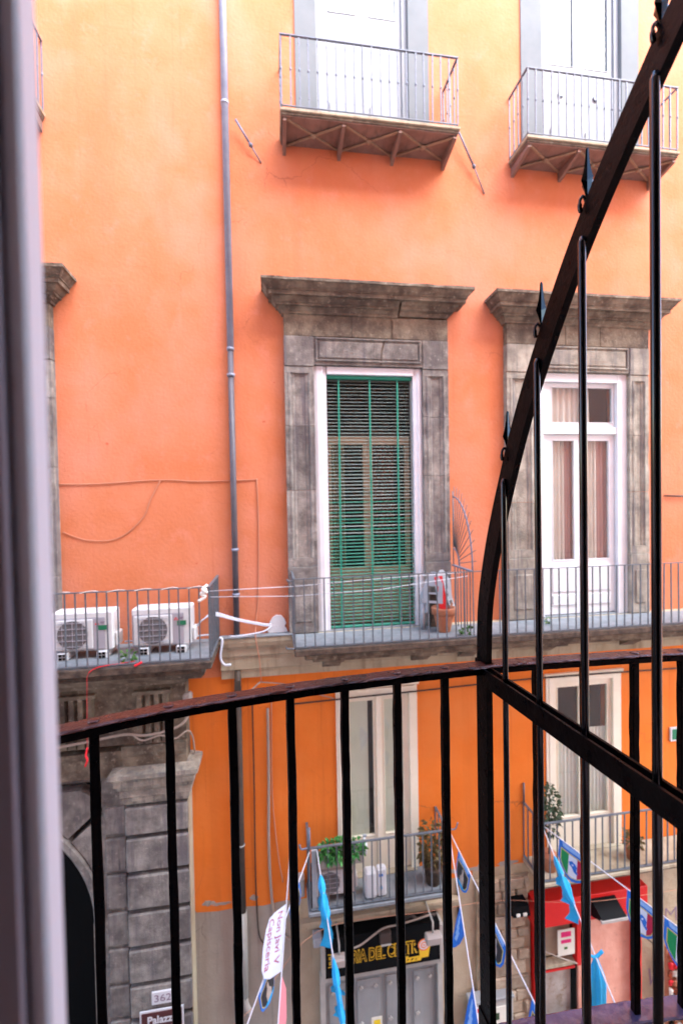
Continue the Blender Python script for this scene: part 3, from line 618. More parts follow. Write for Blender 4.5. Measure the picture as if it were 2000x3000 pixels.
for x0 in (-2.06, -3.1, -4.1):
    MB().cbox(x0 - .03, x0 + .50, -0.35, -0.26, 7.24, 7.30, 0.006).build('triglyph_cap', 'weathered', pt)
    for k in range(4): MB().prism([(x0 + k * .12, -.265), (x0 + k * .12 + .025, -.335), (x0 + k * .12 + .085, -.335), (x0 + k * .12 + .11, -.265)], 'z', 6.66, 7.238).build('triglyph_bar', 'weathered', pt)
    for k in range(4): MB().prism([(x0 + k * .12 + .02, 6.63), (x0 + k * .12 + .09, 6.63), (x0 + k * .12 + .11, 6.52), (x0 + k * .12, 6.52)], 'y', -.335, -.265).build('gutta', 'weathered', pt)
MB().cornice(-6.6, -1.40, [(0.28, 7.361), (0.34, 7.38), (0.38, 7.45), (0.40, 7.46), (0.42, 7.52), (0.60, 7.53), (0.66, 7.60), (0.66, 7.66)], 0.28).build('crown_moulding', 'weathered', pt)

# ---- rough tuff stones between the shops
tf = MB().box(3.30, 4.28, -0.05, 0.0, 0.3, 3.45).build('stone_patch', 'mortar', bld)
z = 0.34; row = 0
while z < 3.38:
    h = random.uniform(.17, .27); x = 3.32 + random.uniform(0, .06)
    while x < 4.2:
        wd = min(random.uniform(.22, .46), 4.27 - x)
        if wd > .1: MB().cbox(x, x + wd - .02, -0.05 - random.uniform(.02, .06), -0.03, z, min(z + h - .02, 3.44), .02, .012).build('stone', 'tuff', tf)
        x += wd
    z += h

def flake(c, rx, rz, m, y, seed, name):
    r = random.Random(seed); n = 18; pts = []
    for i in range(n):
        a = 2 * math.pi * i / n; k = r.uniform(.55, 1.15); pts.append((c[0] + rx * k * math.cos(a), c[1] + rz * k * math.sin(a)))
    MB().prism(pts, 'y', y, -.0005).build(name, m, bld)
for i, (x, z, rx, rz) in enumerate(((-1.15, 3.72, .10, .05), (-.95, 3.68, .16, .03), (-.45, 3.70, .07, .05), (.25, 3.66, .10, .04), (2.85, 3.66, .14, .05), (3.4, 3.64, .22, .06), (3.9, 3.66, .2, .05))):
    flake((x, z), rx, rz, 'grey_plaster', -.004, i, 'bare_patch')
for i, (x, z, rx, rz) in enumerate(((-2.45, 10.95, .03, .02), (-.12, 11.3, .035, .015), (.05, 11.92, .018, .012), (3.72, 9.62, .02, .03), (-1.2, 9.1, .02, .015), (.38, 8.17, .02, .012))):
    flake((x, z), rx, rz, 'filler' if i == 5 else 'chip', -.0025, 40 + i, 'paint_chip')

# ================================================================== balconies across the street
def bar_mesh(h, w, collars=()):
    m = MB().box(-w / 2, w / 2, -w / 2, w / 2, 0, h)
    for z, r, hh in collars: m.lathe((0, 0, z), [(w * .5, -hh), (r, -hh * .3), (r, hh * .3), (w * .5, hh)], 8)
    return m.mesh('baluster')
def railing(parent, path, z0, z1, step, m, w=0.015, top=(0.035, 0.012), bottom=(0.03, 0.012), collars=(), skip_ends=False):
    h = z1 - z0; me = bar_mesh(h - top[1], w, collars); me.materials.append(M[m])
    for i in range(len(path) - 1):
        a = Vector((path[i][0], path[i][1], 0)); b = Vector((path[i + 1][0], path[i + 1][1], 0)); L = (b - a).length; d = (b - a) / L
        side = Vector((-d.y, d.x, 0)); e = 0.0 if i == 0 else top[0] / 2
        MB().bar(a + Vector((0, 0, z1)) - d * (0 if i else top[0] / 2) + d * e, b + Vector((0, 0, z1)) + d * top[0] / 2, top[0], top[1], side).build('handrail', m, parent)
        MB().bar(a + Vector((0, 0, z0)) + d * (bottom[0] * .6 if i else 0), b + Vector((0, 0, z0)), bottom[0], bottom[1], side).build('bottom_rail', m, parent)
        n = max(1, round(L / step))
        for k in range(n + 1):
            if i and k == 0: continue
            p = a + d * (L * k / n)
            inst('baluster', me, m, parent, (p.x + random.uniform(-.003, .003), p.y, z0 + .004), (random.uniform(-.006, .006), random.uniform(-.008, .008), math.atan2(d.y, d.x)))
def iron_balcony(x0, x1, label, open_left=True):
    Z = 15.73; b = 0.55
    t = thing('balcony', label, 'balcony', ((x0 + x1) / 2, -b / 2, 15.5), 'upper floor iron balconies')
    MB().cbox(x0 - .03, x1 + .03, -b - .03, 0.0, Z - .045, Z, 0.008).build('slab', 'ledge', t)
    MB().cbox(x0 - .01, x1 + .01, -b - .005, 0.0, Z - .085, Z - .046, 0.006).build('slab_edge', 'weathered', t)
    MB().box(x0, x1, -b + .01, 0.0, Z - .10, Z - .086).build('soffit', 'soffit_brown', t)
    n = 4; xs = [x0 + .04 + (x1 - x0 - .08) * i / (n - 1) for i in range(n)]
    for x in xs:
        MB().prism([(-b + .03, Z - .101), (-b + .02, Z - .15), (-.30, Z - .20), (0, Z - .26), (0, Z - .101)], 'x', x - .026, x + .026).build('bracket', 'soffit_brown', t)
    for i in range(n - 1):
        a, c = xs[i] + .03, xs[i + 1] - .03
        MB().bar((a, -b + .05, Z - .112), (c, -.03, Z - .112), .03, .02, (0, 1, 0)).build('cross_brace', 'brace_tan', t)
        MB().bar((a, -.03, Z - .125), (c, -b + .05, Z - .125), .03, .02, (0, 1, 0)).build('cross_brace', 'brace_tan', t)
        MB().lathe(((a + c) / 2, -b / 2, Z - .16), [(.03, 0), (.045, .02), (.03, .045)], 10).build('boss', 'brace_tan', t)
    railing(t, [(x0, 0.0), (x0, -b), (x1, -b), (x1, 0.0)], Z + .045, 16.78, 0.134, 'pale_iron', 0.019, (0.034, 0.014), (0.02, 0.012), [(0.52, .017, .03), (0.12, .013, .02), (0.9, .013, .02)])
iron_balcony(0.24, 2.92, 'iron balcony with brown cross-braced soffit, left of the two high ones seen whole')
iron_balcony(4.08, 6.76, 'high iron balcony on the right, crossed by the black curved divider bar')
iron_balcony(-5.88, -3.19, 'high iron balcony of which only the right end shows beside the window stile')

# long stone balcony of the main floor, shared by two windows
t = thing('balcony', 'long stone balcony with grey iron railing below the green blind and white window', 'balcony', (4.3, -0.4, 7.75))
MB().cbox(0.25, 9.0, -0.88, -0.17, 7.83, 7.925, 0.01).build('slab', 'dark_slab', t)
MB().cbox(0.40, 9.0, -0.80, -0.17, 7.74, 7.829, 0.012).build('slab_moulding', 'weathered', t)
MB().cbox(0.52, 9.0, -0.70, -0.17, 7.67, 7.739, 0.012).build('slab_moulding', 'weathered', t)
MB().box(0.27, 9.0, -0.86, -0.13, 7.926, 7.936).build('floor', 'slab_top', t)
for x in (0.85, 2.3, 3.1, 4.5, 6.1, 7.6): MB().prism([(-.66, 7.669), (-.62, 7.62), (-.40, 7.56), (-.165, 7.40), (-.165, 7.669)], 'x', x - .14, x + .14).build('corbel', 'weathered', t)
railing(t, [(0.26, -0.12), (0.26, -0.85), (9.0, -0.85)], 7.955, 8.93, 0.142, 'grey_iron', 0.016, (0.032, 0.012), (0.04, 0.014))
mb = MB(); mb.tube(spline([(0.16, -.85, 8.935), (0.18, -.85, 8.905), (0.25, -.85, 8.91)], 5), .011, 6); mb.build('rail_hook', 'grey_iron', t)
mb = MB(); mb.tube(spline([(0.13, -.86, 7.98), (0.15, -.86, 7.95), (0.25, -.86, 7.945)], 5), .012, 6); mb.build('rail_hook', 'grey_iron', t)
MB().bar((0.262, -.83, 7.94), (0.262, -.10, 9.02), .05, .014, (1, 0, 0)) if False else None
# fan-shaped spike guard between the two windows
g = thing('spike_guard', 'fan of iron spikes fixed to the wall between the two main windows', 'railing', (2.93, -0.4, 7.95))
X = 2.93; CZ = 8.93
MB().bar((X, -.10, CZ), (X, -.84, CZ), .05, .02, (1, 0, 0)).build('guard_rail', 'pale_iron', g)
MB().tube([(X, -.13, CZ), (X, -.13, 10.16)], .009, 6).build('upright', 'grey_iron', g)
for r, nm in ((.24, 'inner_arc'), (0.72, 'outer_arc')):
    k = 1.55 if r > .5 else 1.1
    MB().tube([(X, -.13 - r * math.sin(a * math.pi / 40), CZ + .02 + r * k * math.cos(a * math.pi / 40)) for a in range(21)], .012, 6).build(nm, 'pale_iron', g)
for i in range(12):
    a = rad(4 + i * 7.2); k = 1.2; dirv = Vector((0, -math.sin(a), 1.5 * math.cos(a)))
    MB().tube([Vector((X, -.13, CZ + .02)) + dirv * .20, Vector((X, -.13, CZ + .02)) + dirv * .86], [.008, .005], 5).build('spike', 'grey_iron', g)
me = bar_mesh(.97, .014); me.materials.append(M['grey_iron'])
for i in range(6): inst('baluster', me, 'grey_iron', g, (X, -.18 - i * .115, 7.955))

# stone balcony over the portal
t = thing('balcony', 'stone balcony over the portal carrying two white air conditioners', 'balcony', (-3.6, -0.5, 7.7))
MB().cbox(-6.9, -0.87, -1.03, -0.01, 7.80, 7.905, 0.012).build('slab', 'dark_slab', t)
MB().cbox(-6.9, -1.0, -0.95, -0.01, 7.71, 7.799, 0.014).build('slab_moulding', 'dark_slab', t)
MB().cbox(-6.9, -1.10, -0.84, -0.01, 7.662, 7.709, 0.012).build('slab_moulding', 'weathered', t)
MB().box(-6.88, -0.90, -1.01, -0.01, 7.906, 7.918).build('floor', 'slab_top', t)
railing(t, [(-6.9, -1.0), (-0.89, -1.0), (-0.885, -0.02)], 7.94, 8.90, 0.128, 'grey_iron', 0.016, (0.034, 0.014), (0.04, 0.014))

# lower balconies
def lower_balcony(x0, x1, z, label, m='grey_iron', posts=True, b=0.55, sl='slab_top'):
    t = thing('balcony', label, 'balcony', ((x0 + x1) / 2, -b / 2, z - .1), 'lower floor balconies')
    MB().cbox(x0 - .03, x1 + .03, -b - .03, 0.0, z - .06, z, 0.008).build('slab', sl, t)
    MB().cbox(x0 - .01, x1 + .01, -b - .01, 0.0, z - .10, z - .061, 0.008).build('slab_edge', 'weathered', t)
    railing(t, [(x0, 0.0), (x0, -b), (x1, -b), (x1, 0.0)], z + .03, z + .98, 0.135, m, 0.018, (0.036, 0.016), (0.036, 0.014))
    return t
t = lower_balcony(0.42, 2.60, 3.83, 'small iron balcony over the birreria sign, crowded with plants and boxes')
MB().tube([(0.42, -.55, 4.80), (0.42, -.55, 5.12)], .02, 8).build('flag_post', 'pale_iron', t)
MB().tube(spline([(0.40, -.55, 4.82), (0.30, -.56, 4.82), (0.27, -.57, 4.90)], 5), .014, 6).build('rail_hook', 'pale_iron', t)
MB().tube(spline([(2.60, -.55, 4.82), (2.72, -.56, 4.82), (2.76, -.57, 4.92)], 5), .012, 6).build('rail_hook', 'pale_iron', t)
t = lower_balcony(4.21, 7.9, 3.72, 'pale-floored lower balcony at the right, above the red shop front', sl='ledge')
MB().box(4.23, 7.85, -.53, -.02, 3.722, 3.732).build('floor', 'ledge', t)
MB().tube([(4.21, -.02, 4.7), (4.21, -.02, 5.05)], .016, 6).build('corner_post', 'grey_iron', t)

# ================================================================== things on the facade
# downpipe
p = thing('downpipe', 'blue-grey downpipe running the whole height of the orange wall', 'pipe', (-0.61, -0.06, 0))
MB().tube([(-0.605, -.065, 26), (-0.605, -.065, 12.4)], .052, 14).build('upper_pipe', 'pipe', p)
MB().tube([(-0.608, -.065, 12.4), (-0.61, -.065, 7.97)], .046, 14).build('middle_pipe', 'pipe_mid', p)
MB().tube([(-0.61, -.065, 7.40), (-0.615, -.065, 4.9), (-0.615, -.065, 3.55)], .048, 14).build('lower_pipe', 'pipe_brown', p)
MB().tube([(-0.615, -.068, 3.56), (-0.615, -.068, 2.2)], .062, 14).build('foot_pipe', 'pipe_grey', p)
MB().tube(spline([(-0.615, -.068, 2.2), (-0.60, -.068, 2.05), (-0.55, -.05, 1.9)], 5), .05, 12).build('pipe_bend', 'metal_trim', p)
for z, r in ((16.12, .062), (12.4, .056), (12.0, .06), (9.3, .055), (8.6, .055)): MB().tube([(-0.607, -.065, z - .02), (-0.607, -.065, z + .02)], r, 14).build('collar', 'pipe', p)
MB().tube([(-0.615, -.065, 4.62), (-0.615, -.065, 4.645)], .055, 14).build('collar', 'pipe_grey', p)
MB().prism([(-.66, 7.26), (-.57, 7.26), (-.56, 7.0), (-.67, 7.0)], 'y', -.12, -.02).build('hopper', 'pipe_brown', p)
# iron stays on the upper wall
def stay(pts, label):
    s = thing('wall_stay', label, 'iron stay', pts[1], 'slanting iron stays on the upper wall')
    MB().tube([pts[0], pts[1]], .016, 8).build('rod', 'pale_iron', s)
    MB().tube([pts[1], pts[2]], .010, 8).build('rod_end', 'pale_iron', s)
    d = (Vector(pts[1]) - Vector(pts[0])).normalized() * .03
    MB().tube([Vector(pts[1]) - d, Vector(pts[1]), Vector(pts[1]) + d], [.022, .036, .022], 8).build('knob', 'pale_iron', s)
stay([(-.45, -.10, 15.87), (-.23, -.07, 15.53), (-.08, -.01, 15.32)], 'short slanting iron rod with a knob beside the downpipe')
stay([(3.08, -.12, 16.12), (3.40, -.07, 15.54), (3.61, -.01, 15.15)], 'slanting iron rod between the two high balconies')

# green slatted blind
bl = thing('slat_blind', 'green slatted blind hanging in the worn white window frame', 'blind', (1.585, 0.02, 7.96))
MB().cbox(0.885, 2.298, -0.01, 0.05, 12.0, 12.055, .006).build('head_rail', 'teal', bl)
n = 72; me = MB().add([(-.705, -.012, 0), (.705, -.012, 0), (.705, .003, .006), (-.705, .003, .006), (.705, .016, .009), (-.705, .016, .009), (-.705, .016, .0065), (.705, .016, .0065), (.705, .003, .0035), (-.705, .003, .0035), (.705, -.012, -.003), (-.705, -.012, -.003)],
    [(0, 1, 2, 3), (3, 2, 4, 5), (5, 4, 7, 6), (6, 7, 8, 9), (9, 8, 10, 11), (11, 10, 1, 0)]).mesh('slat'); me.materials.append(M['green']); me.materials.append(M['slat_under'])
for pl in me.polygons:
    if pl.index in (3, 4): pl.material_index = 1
me2 = me.copy(); me2.materials[0] = M['green_faded']
for i in range(n):
    z = 7.985 + (11.97 - 7.985) * i / (n - 1)
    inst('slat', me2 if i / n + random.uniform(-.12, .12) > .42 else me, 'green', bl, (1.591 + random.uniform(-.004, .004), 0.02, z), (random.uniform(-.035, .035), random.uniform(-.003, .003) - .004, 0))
for x0, x1 in ((1.075, 1.06), (1.585, 1.585), (2.05, 2.04)): MB().bar((x1, -.002, 7.99), (x0, -.002, 11.99), .027, .004, (1, 0, 0)).build('ladder_tape', 'teal', bl)
MB().cbox(.89, 2.29, 0.0, .035, 7.955, 7.98, .004).build('bottom_bar', 'teal', bl)

# air conditioners
def air_conditioner(label):
    W, D, H = .80, .30, .54
    a = thing('air_conditioner', label, 'air conditioner', (0, 0, 0), 'outdoor air conditioner units')
    MB().cbox(0, W, 0, D, .10, .10 + H, .018).build('body', 'ac_white', a)
    f = MB().cbox(.012, W - .10, -.012, .0, .115, .56, .01).build('front_panel', 'ac_grey', a)
    MB().cbox(.03, .55, -.030, -.012, .13, .545, .012).build('grille_frame', 'ac_white', f)
    MB().disc_y((.29, .335), .195, -.036, -.029, 36).build('fan_opening', 'ac_dark', f)
    for k in range(5): MB().box(.085, .495, -.046, -.038, .175 + k * .08, .182 + k * .08).build('grille_bar', 'ac_grey', f)
    for k in range(3): MB().box(.16 + k * .13, .165 + k * .13, -.046, -.0375, .15, .52).build('grille_bar', 'ac_grey', f)
    lg = MB()
    for cx, cz in ((.60, .492), (.585, .468), (.615, .468)): lg.prism([(cx, cz - .013), (cx + .011, cz), (cx, cz + .013), (cx - .011, cz)], 'y', -.016, -.012)
    lg.build('emblem', 'red', f)
    b = MB(); b.box(.645, .705, -.015, -.012, .492, .502); b.box(.645, .69, -.015, -.012, .474, .486); b.build('nameplate', 'grey_print', f)
    MB().box(.615, .735, -.016, -.0125, .385, .45).build('energy_label', 'label_green', f)
    MB().cbox(W, W + .055, .05, .25, .13, .33, .02).build('valve_cover', 'ac_white', a)
    for x in (.10, .60):
        ft = MB().cbox(x, x + .13, -.06, D + .05, .0, .098, .006).build('foot', 'ac_white', a)
        for i in range(2):
            for k in range(2): MB().box(x + .018 + i * .052, x + .060 + i * .052, -.064, -.0605, .010 + k * .044, .044 + k * .044).build('foot_cell', 'black', ft)
    return a
a1 = air_conditioner('white air conditioner half hidden by the window stile, left of the pair'); a1.location = (-3.04, -.60, 7.92)
a2 = copy_tree(a1); a2.location = (-2.0, -.58, 7.92); a2['label'] = 'white air conditioner beside the balcony end, its hose leading to the right'
# hose bundle and cords between the balconies
mb = MB()
for k in range(3): mb.tube(spline([(-1.15, -.42, 8.22 + k * .01), (-1.05, -.42 - k * .01, 8.33), (-.90, -.36, 8.36 + k * .02), (-.6, -.18, 8.22 + k * .015), (-.2, -.07, 8.09 + k * .014), (-.08, -.02, 8.07 + k * .012)], 6), .010, 6)
tag(mb.build('hose_bundle', 'hose', origin=(-.5, -.2, 8.1)), 'bundle of white hoses from the air conditioner to a filled hole', 'hose')
tag(MB().tube(spline([(-.72, -.20, 7.985), (-.5, -.20, 7.99), (-.2, -.12, 8.01), (-.08, -.02, 8.06)], 6), .011, 6).build('drain_hose', 'hose', origin=(-.3, -.15, 8)), 'short white hose lying on the stone ledge', 'hose')
tag(MB().tube(spline([(-.84, -.35, 8.02), (-.80, -.36, 7.98), (-.83, -.37, 7.74), (-.78, -.37, 7.62), (-.68, -.37, 7.61)], 6), .018, 8).build('drain_hose', 'hose', origin=(-.8, -.36, 7.6)), 'white hose end hanging in a hook below the balcony', 'hose')
tag(MB().tube([(-2.2, -.25, 8.02), (-1.2, -.22, 8.03), (-.9, -.25, 8.05)], .012, 6).build('drain_hose', 'hose', origin=(-1.5, -.25, 8)), 'thin white pipe running behind the air conditioners', 'pipe')
vs = [(x - .12, 7.955 + (z - 7.955) * .8) for x, z in [(0.0, 8.06), (.02, 8.16), (.06, 8.25), (.12, 8.30), (.20, 8.29), (.25, 8.22), (.28, 8.13), (.25, 8.07), (.28, 8.03), (.30, 7.955), (0.0, 7.955), (-.02, 8.0)]]
tag(MB().prism(vs, 'y', -.025, -.001).build('filler_patch', 'filler', origin=(.1, 0, 8.1)), 'white filler plaster smeared on the orange wall above the ledge', 'plaster patch')
for i, (za, zb) in enumerate(((8.83, 8.82), (8.73, 8.68))):
    tag(MB().tube([(-.89, -.92 + i * .1, za), (.26, -.80, zb)], .005, 5).build('clothes_line', 'cord', origin=(-.3, -.85, 8.8)), ('upper' if i == 0 else 'lower') + ' white line strung between the two stone balconies', 'clothes line')
    tag(MB().tube([(.28, -.70, zb - .02), (1.5, -.6, zb + .02 - .03 * i), (2.92, -.7, 8.9 - .06 * i)], .005, 5).build('clothes_line', 'cord', origin=(1.5, -.7, 8.8)), ('upper' if i == 0 else 'lower') + ' white line drawn across the balcony before the green blind', 'clothes line')
mb = MB(); pts = [(-2.7 + 1.75 * i / 60, -1.0 + .021 * math.sin(i * .55), 8.905 + .012 * math.cos(i * .55)) for i in range(61)]
mb.tube(pts, .004, 5)
mb.tube(spline([(-.95, -1.0, 8.90), (-.92, -1.03, 8.86), (-.98, -1.03, 8.82), (-.93, -1.02, 8.78), (-1.02, -1.03, 8.72)], 6), .022, 6)
mb.tube(spline([(-.9, -1.0, 8.93), (-.96, -1.04, 8.88), (-.9, -1.03, 8.83)], 6), .02, 6)
tag(mb.build('rope', 'lace', origin=(-.95, -1, 8.85)), 'pale rope wound round the railing and knotted at its corner', 'rope')
mb = MB(); mb.tube(spline([(-1.86, -.95, 7.95), (-2.05, -1.0, 7.945), (-2.28, -1.03, 7.93), (-2.40, -1.05, 7.86), (-2.42, -1.05, 7.70), (-2.43, -1.05, 7.30), (-2.44, -1.05, 6.9)], 6), [.007] * 18 + [.0025] * 19, 5)
mb.tube(spline([(-1.75, -1.02, 7.955), (-1.80, -1.04, 7.935), (-1.84, -1.05, 7.92)], 4), .016, 5)
mb.tube(spline([(-2.44, -1.05, 6.9), (-2.46, -1.05, 6.8), (-2.44, -1.06, 6.75), (-2.47, -1.05, 6.66)], 4), .013, 5)
tag(mb.build('ribbon', 'red_ribbon', origin=(-2.4, -1, 7.9)), 'red ribbon hanging from the edge of the air conditioner balcony', 'ribbon')

# terracotta pot with a red slat and grey plastic crates
p = thing('flower_pot', 'empty terracotta pot on the balcony beside the green blind', 'flower pot', (2.62, -0.45, 7.937))
MB().lathe((2.62, -.45, 7.937), [(.10, 0), (.105, .01), (.155, .26), (.155, .27), (.185, .275), (.19, .37), (.185, .385), (.165, .385), (.16, .30)], 24).build('pot', 'terracotta', p)
MB().lathe((2.62, -.45, 8.23), [(.155, 0), (.15, .01)], 20).build('soil', 'dark_slab', p)
tag(MB().bar((2.64, -.43, 8.24), (2.56, -.40, 8.80), .13, .012, (1, 0, 0)).build('board', 'red', origin=(2.62, -.42, 8.2)), 'red board standing upright in the terracotta pot', 'board')
def cut_panel(c, w, h, tilt, yaw):
    # pale plastic panel with a gabled top and two windows cut out
    mb = MB(); x = w / 2
    for a, b, q, r in ((-x, -x * .55, 0, h * .62), (x * .55, x, 0, h * .62), (-x * .55, x * .55, 0, h * .08), (-x * .55, x * .55, h * .28, h * .34), (-x * .55, x * .55, h * .54, h * .62)): mb.box(a, b, -.006, .006, q, r)
    mb.prism([(-x, h * .62), (x, h * .62), (x * .45, h * .9), (x * .2, h), (-x * .2, h), (-x * .45, h * .9)], 'y', -.006, .006)
    R = Matrix.Rotation(yaw, 3, 'Z') @ Matrix.Rotation(tilt, 3, 'X')
    mb.v = [tuple(Vector(c) + R @ Vector(v)) for v in mb.v]; return mb
p = thing('plastic_crate', 'broken pale grey plastic crate leaning on the wall behind the pot', 'crate', (2.6, -.25, 8.2))
cut_panel((2.46, -.42, 8.38), .30, .50, -.15, -.5).build('side_panel', 'plastic_grey', p)
cut_panel((2.66, -.40, 8.42), .30, .48, -.15, .3).build('end_panel', 'plastic_grey', p)
cut_panel((2.84, -.28, 8.26), .26, .44, -.3, .9).build('side_panel', 'plastic_grey', p)
cut_panel((2.34, -.30, 8.22), .16, .40, -.1, -.9).build('flap', 'plastic_grey', p)
MB().box(2.50, 2.78, -.20, -.14, 7.937, 8.5).build('back_board', 'dark_slab', p)
MB().tube([(2.34, -.28, 7.937), (2.34, -.28, 8.35)], .045, 10).build('leg', 'plastic_grey', p)
# weeds
for i, (c, n, s, lb) in enumerate((((2.86, -.70, 7.99), 26, .09, 'small green weed beside the terracotta pot'), ((4.45, -.35, 7.99), 16, .09, 'small weed at the foot of the white window frame'),
                                   ((-1.98, -.85, 7.99), 26, .085, 'little green weed between the air conditioner feet'))):
    w = thing('weed', lb, 'plant', (c[0], c[1], 7.93)); leaves(c, .07, .06, .07, n, s, i + 3).build('foliage', 'leaf', w); MB().tube([(c[0], c[1], 7.93), (c[0], c[1], c[2] + .04)], .005, 5).build('stem', 'leaf', w)

# ---- cables on the wall
def cable(pts, r, m, label, k=6, cat='cable'): return tag(MB().tube(spline(pts, k), r, 6).build('cable', m, origin=pts[0]), label, cat)
cable([(-3.16, -.012, 10.35), (-2.6, -.012, 10.35), (-1.70, -.012, 10.40), (-1.1, -.012, 10.37), (-.30, -.012, 10.39), (-.26, -.012, 10.40)], .007, 'cable_pale', 'thin plastered cable running level across the wall to the downpipe')
cable([(-1.70, -.012, 10.39), (-1.85, -.012, 10.1), (-1.95, -.012, 9.85), (-2.2, -.012, 9.6), (-2.45, -.012, 9.50), (-2.8, -.012, 9.52), (-3.1, -.012, 9.64)], .006, 'cable_pale', 'thin cable drooping in a loop on the left orange wall')
cable([(-.25, -.012, 10.40), (-.24, -.012, 9.6), (-.27, -.012, 8.6), (-.31, -.012, 8.2), (-.32, -.17, 7.95), (-.27, -.18, 7.6), (-.25, -.10, 7.2)], .008, 'cable_pale', 'thin cable dropping beside the downpipe and over the ledge')
cable([(-1.26, -.06, 6.93), (-.9, -.05, 6.95), (-.5, -.12, 7.05), (-.27, -.03, 7.18)], .013, 'cable_beige', 'pale cable sagging from the portal to the wall')
cable([(-.27, -.03, 7.18), (0.1, -.03, 7.12), (.4, -.03, 7.0), (.9, -.03, 6.82)], .009, 'cable_beige', 'pale cable sloping to the lower cream window')
cable([(.20, -.065, 6.80), (1.2, -.07, 6.825), (2.4, -.075, 6.85), (3.3, -.065, 6.87), (4.6, -.065, 6.89), (7.6, -.065, 6.86)], .014, 'cable', 'dark cable stretched across the lower windows')
cable([(7.0, -.03, 10.02), (7.6, -.03, 10.0)], .014, 'cable', 'dark cable on the wall at the right edge', 2)
cable([(-.16, -.03, 6.75), (-.17, -.03, 5.6), (-.19, -.03, 4.6), (-.17, -.03, 3.8), (-.12, -.03, 3.35), (-.05, -.03, 3.1), (.1, -.03, 2.95)], .022, 'cable_beige', 'thick pale hose hanging down the lower orange wall')
cable([(-.40, -.02, 6.9), (-.40, -.02, 5.5), (-.41, -.02, 4.4), (-.40, -.02, 3.5), (-.36, -.02, 3.05), (-.22, -.02, 2.9), (-.1, -.02, 2.9)], .010, 'cable', 'dark wire beside the brown downpipe')
cable([(-.10, -.02, 6.9), (-.12, -.02, 5.4), (-.05, -.02, 4.4), (.02, -.02, 3.9)], .009, 'cable_pale', 'orange painted wire beside the pale hose')
cable([(-3.2, -.40, 6.60), (-2.6, -.38, 6.66), (-2.2, -.37, 6.70), (-1.9, -.37, 6.66), (-1.55, -.38, 6.72), (-1.36, -.36, 6.82), (-1.30, -.28, 7.0), (-1.33, -.2, 7.15)], .02, 'cable_beige', 'bundle of dusty cables tied along the portal frieze')
cable([(-2.1, -.38, 6.70), (-1.95, -.39, 6.60), (-1.7, -.39, 6.65), (-1.5, -.38, 6.58), (-1.34, -.34, 6.66), (-1.29, -.2, 6.5), (-1.28, -.1, 6.2)], .013, 'cable_beige', 'loose cable end looping over the portal triglyph')
cable([(-3.4, -2.2, 3.78), (-2.2, -2.2, 3.86), (-.6, -1.6, 3.55), (.5, -.7, 3.66), (2.2, -.62, 3.62), (3.6, -.3, 3.30), (5.0, -.62, 3.35), (7.2, -.62, 3.3)], .0028, 'cable_pale', 'thin red wire strung low along the street front')
cable([(2.98, -.02, 3.5), (2.98, -.02, 2.9), (2.99, -.02, 2.55), (2.95, -.02, 2.42)], .018, 'cable', 'short dark pipe on the beige wall by the blue pennants')
cable([(6.40, -.05, 2.1), (6.55, -.06, 1.95), (6.75, -.08, 1.75), (6.80, -.08, 1.5), (6.78, -.08, 1.3)], .012, 'cable', 'twisted black wire on the graffiti wall')
mb = MB(); mb.cbox(-1.40, -1.27, -.32, -.18, 6.98, 7.2, .03); tag(mb.build('junction_box', 'lamp_box', origin=(-1.33, -.25, 7.0)), 'beige cable box on the corner of the portal frieze', 'junction box')
tag(MB().cbox(.12, .36, -.16, -.001, 3.72, 4.02, .015).build('junction_box', 'metal_trim', origin=(.2, -.1, 3.8)), 'grey electric box on the wall left of the small balcony', 'junction box')
b = thing('street_sign', 'small green wall plate at the right edge', 'sign', (7.22, -.02, 5.6)); MB().box(7.12, 7.32, -.03, -.001, 5.5, 5.75).build('plate', 'plate', b); MB().box(7.15, 7.29, -.034, -.0305, 5.53, 5.72).build('face', 'label_green', b)

# ================================================================== lower balcony contents
p = copy_tree(a1); p.location = (0.50, -.42, 3.835); p['label'] = 'beige air conditioner under the planter on the small balcony'
p.scale = (.8, .8, .9)
for ch in p.children:
    if ch.name.startswith('body') or ch.name.startswith('front_panel'):
        ch.data = ch.data.copy(); ch.data.materials[0] = M['ac_beige']
    for g2 in ch.children:
        if g2.name.startswith('energy_label'): g2.location.z += .06
p = thing('planter', 'long planter of bright green foliage on the small balcony', 'planter', (.88, -.40, 4.43))
MB().cbox(.55, 1.25, -.50, -.30, 4.425, 4.56, .012).build('trough', 'metal_trim', p); leaves((.90, -.42, 4.62), .40, .16, .15, 900, .07, 5).build('foliage', 'leaf_bright', p)
p = thing('container', 'white plastic jug with blue mark on the small balcony floor', 'container', (1.42, -.42, 3.832))
MB().cbox(1.28, 1.46, -.50, -.34, 3.833, 4.26, .03).build('body', 'white', p); MB().cbox(1.47, 1.62, -.48, -.36, 3.833, 4.28, .025).build('spout_side', 'white', p)
MB().box(1.50, 1.56, -.484, -.4805, 4.16, 4.20).build('mark', 'flag_blue', p); MB().prism([(1.53, 3.92), (1.55, 3.98), (1.53, 4.06), (1.51, 3.98)], 'y', -.484, -.4805).build('mark', 'cloth_blue', p)
p = thing('bottle', 'white spray bottle on the planter rim', 'bottle', (1.30, -.3, 4.45)); MB().lathe((1.30, -.33, 4.45), [(.05, 0), (.05, .16), (.03, .2), (.02, .22), (.02, .26)], 14).build('body', 'white', p); MB().box(1.28, 1.34, -.345, -.315, 4.71, 4.74).build('trigger', 'plastic_grey', p)
p = thing('wrapped_board', 'white and black wrapped board at the left end of the small balcony', 'board', (.47, -.45, 3.83)); MB().box(.455, .53, -.50, -.44, 3.835, 4.72).build('wrapping', 'plastic_grey', p); MB().box(.44, .454, -.50, -.44, 3.835, 4.5).build('edge', 'black', p)
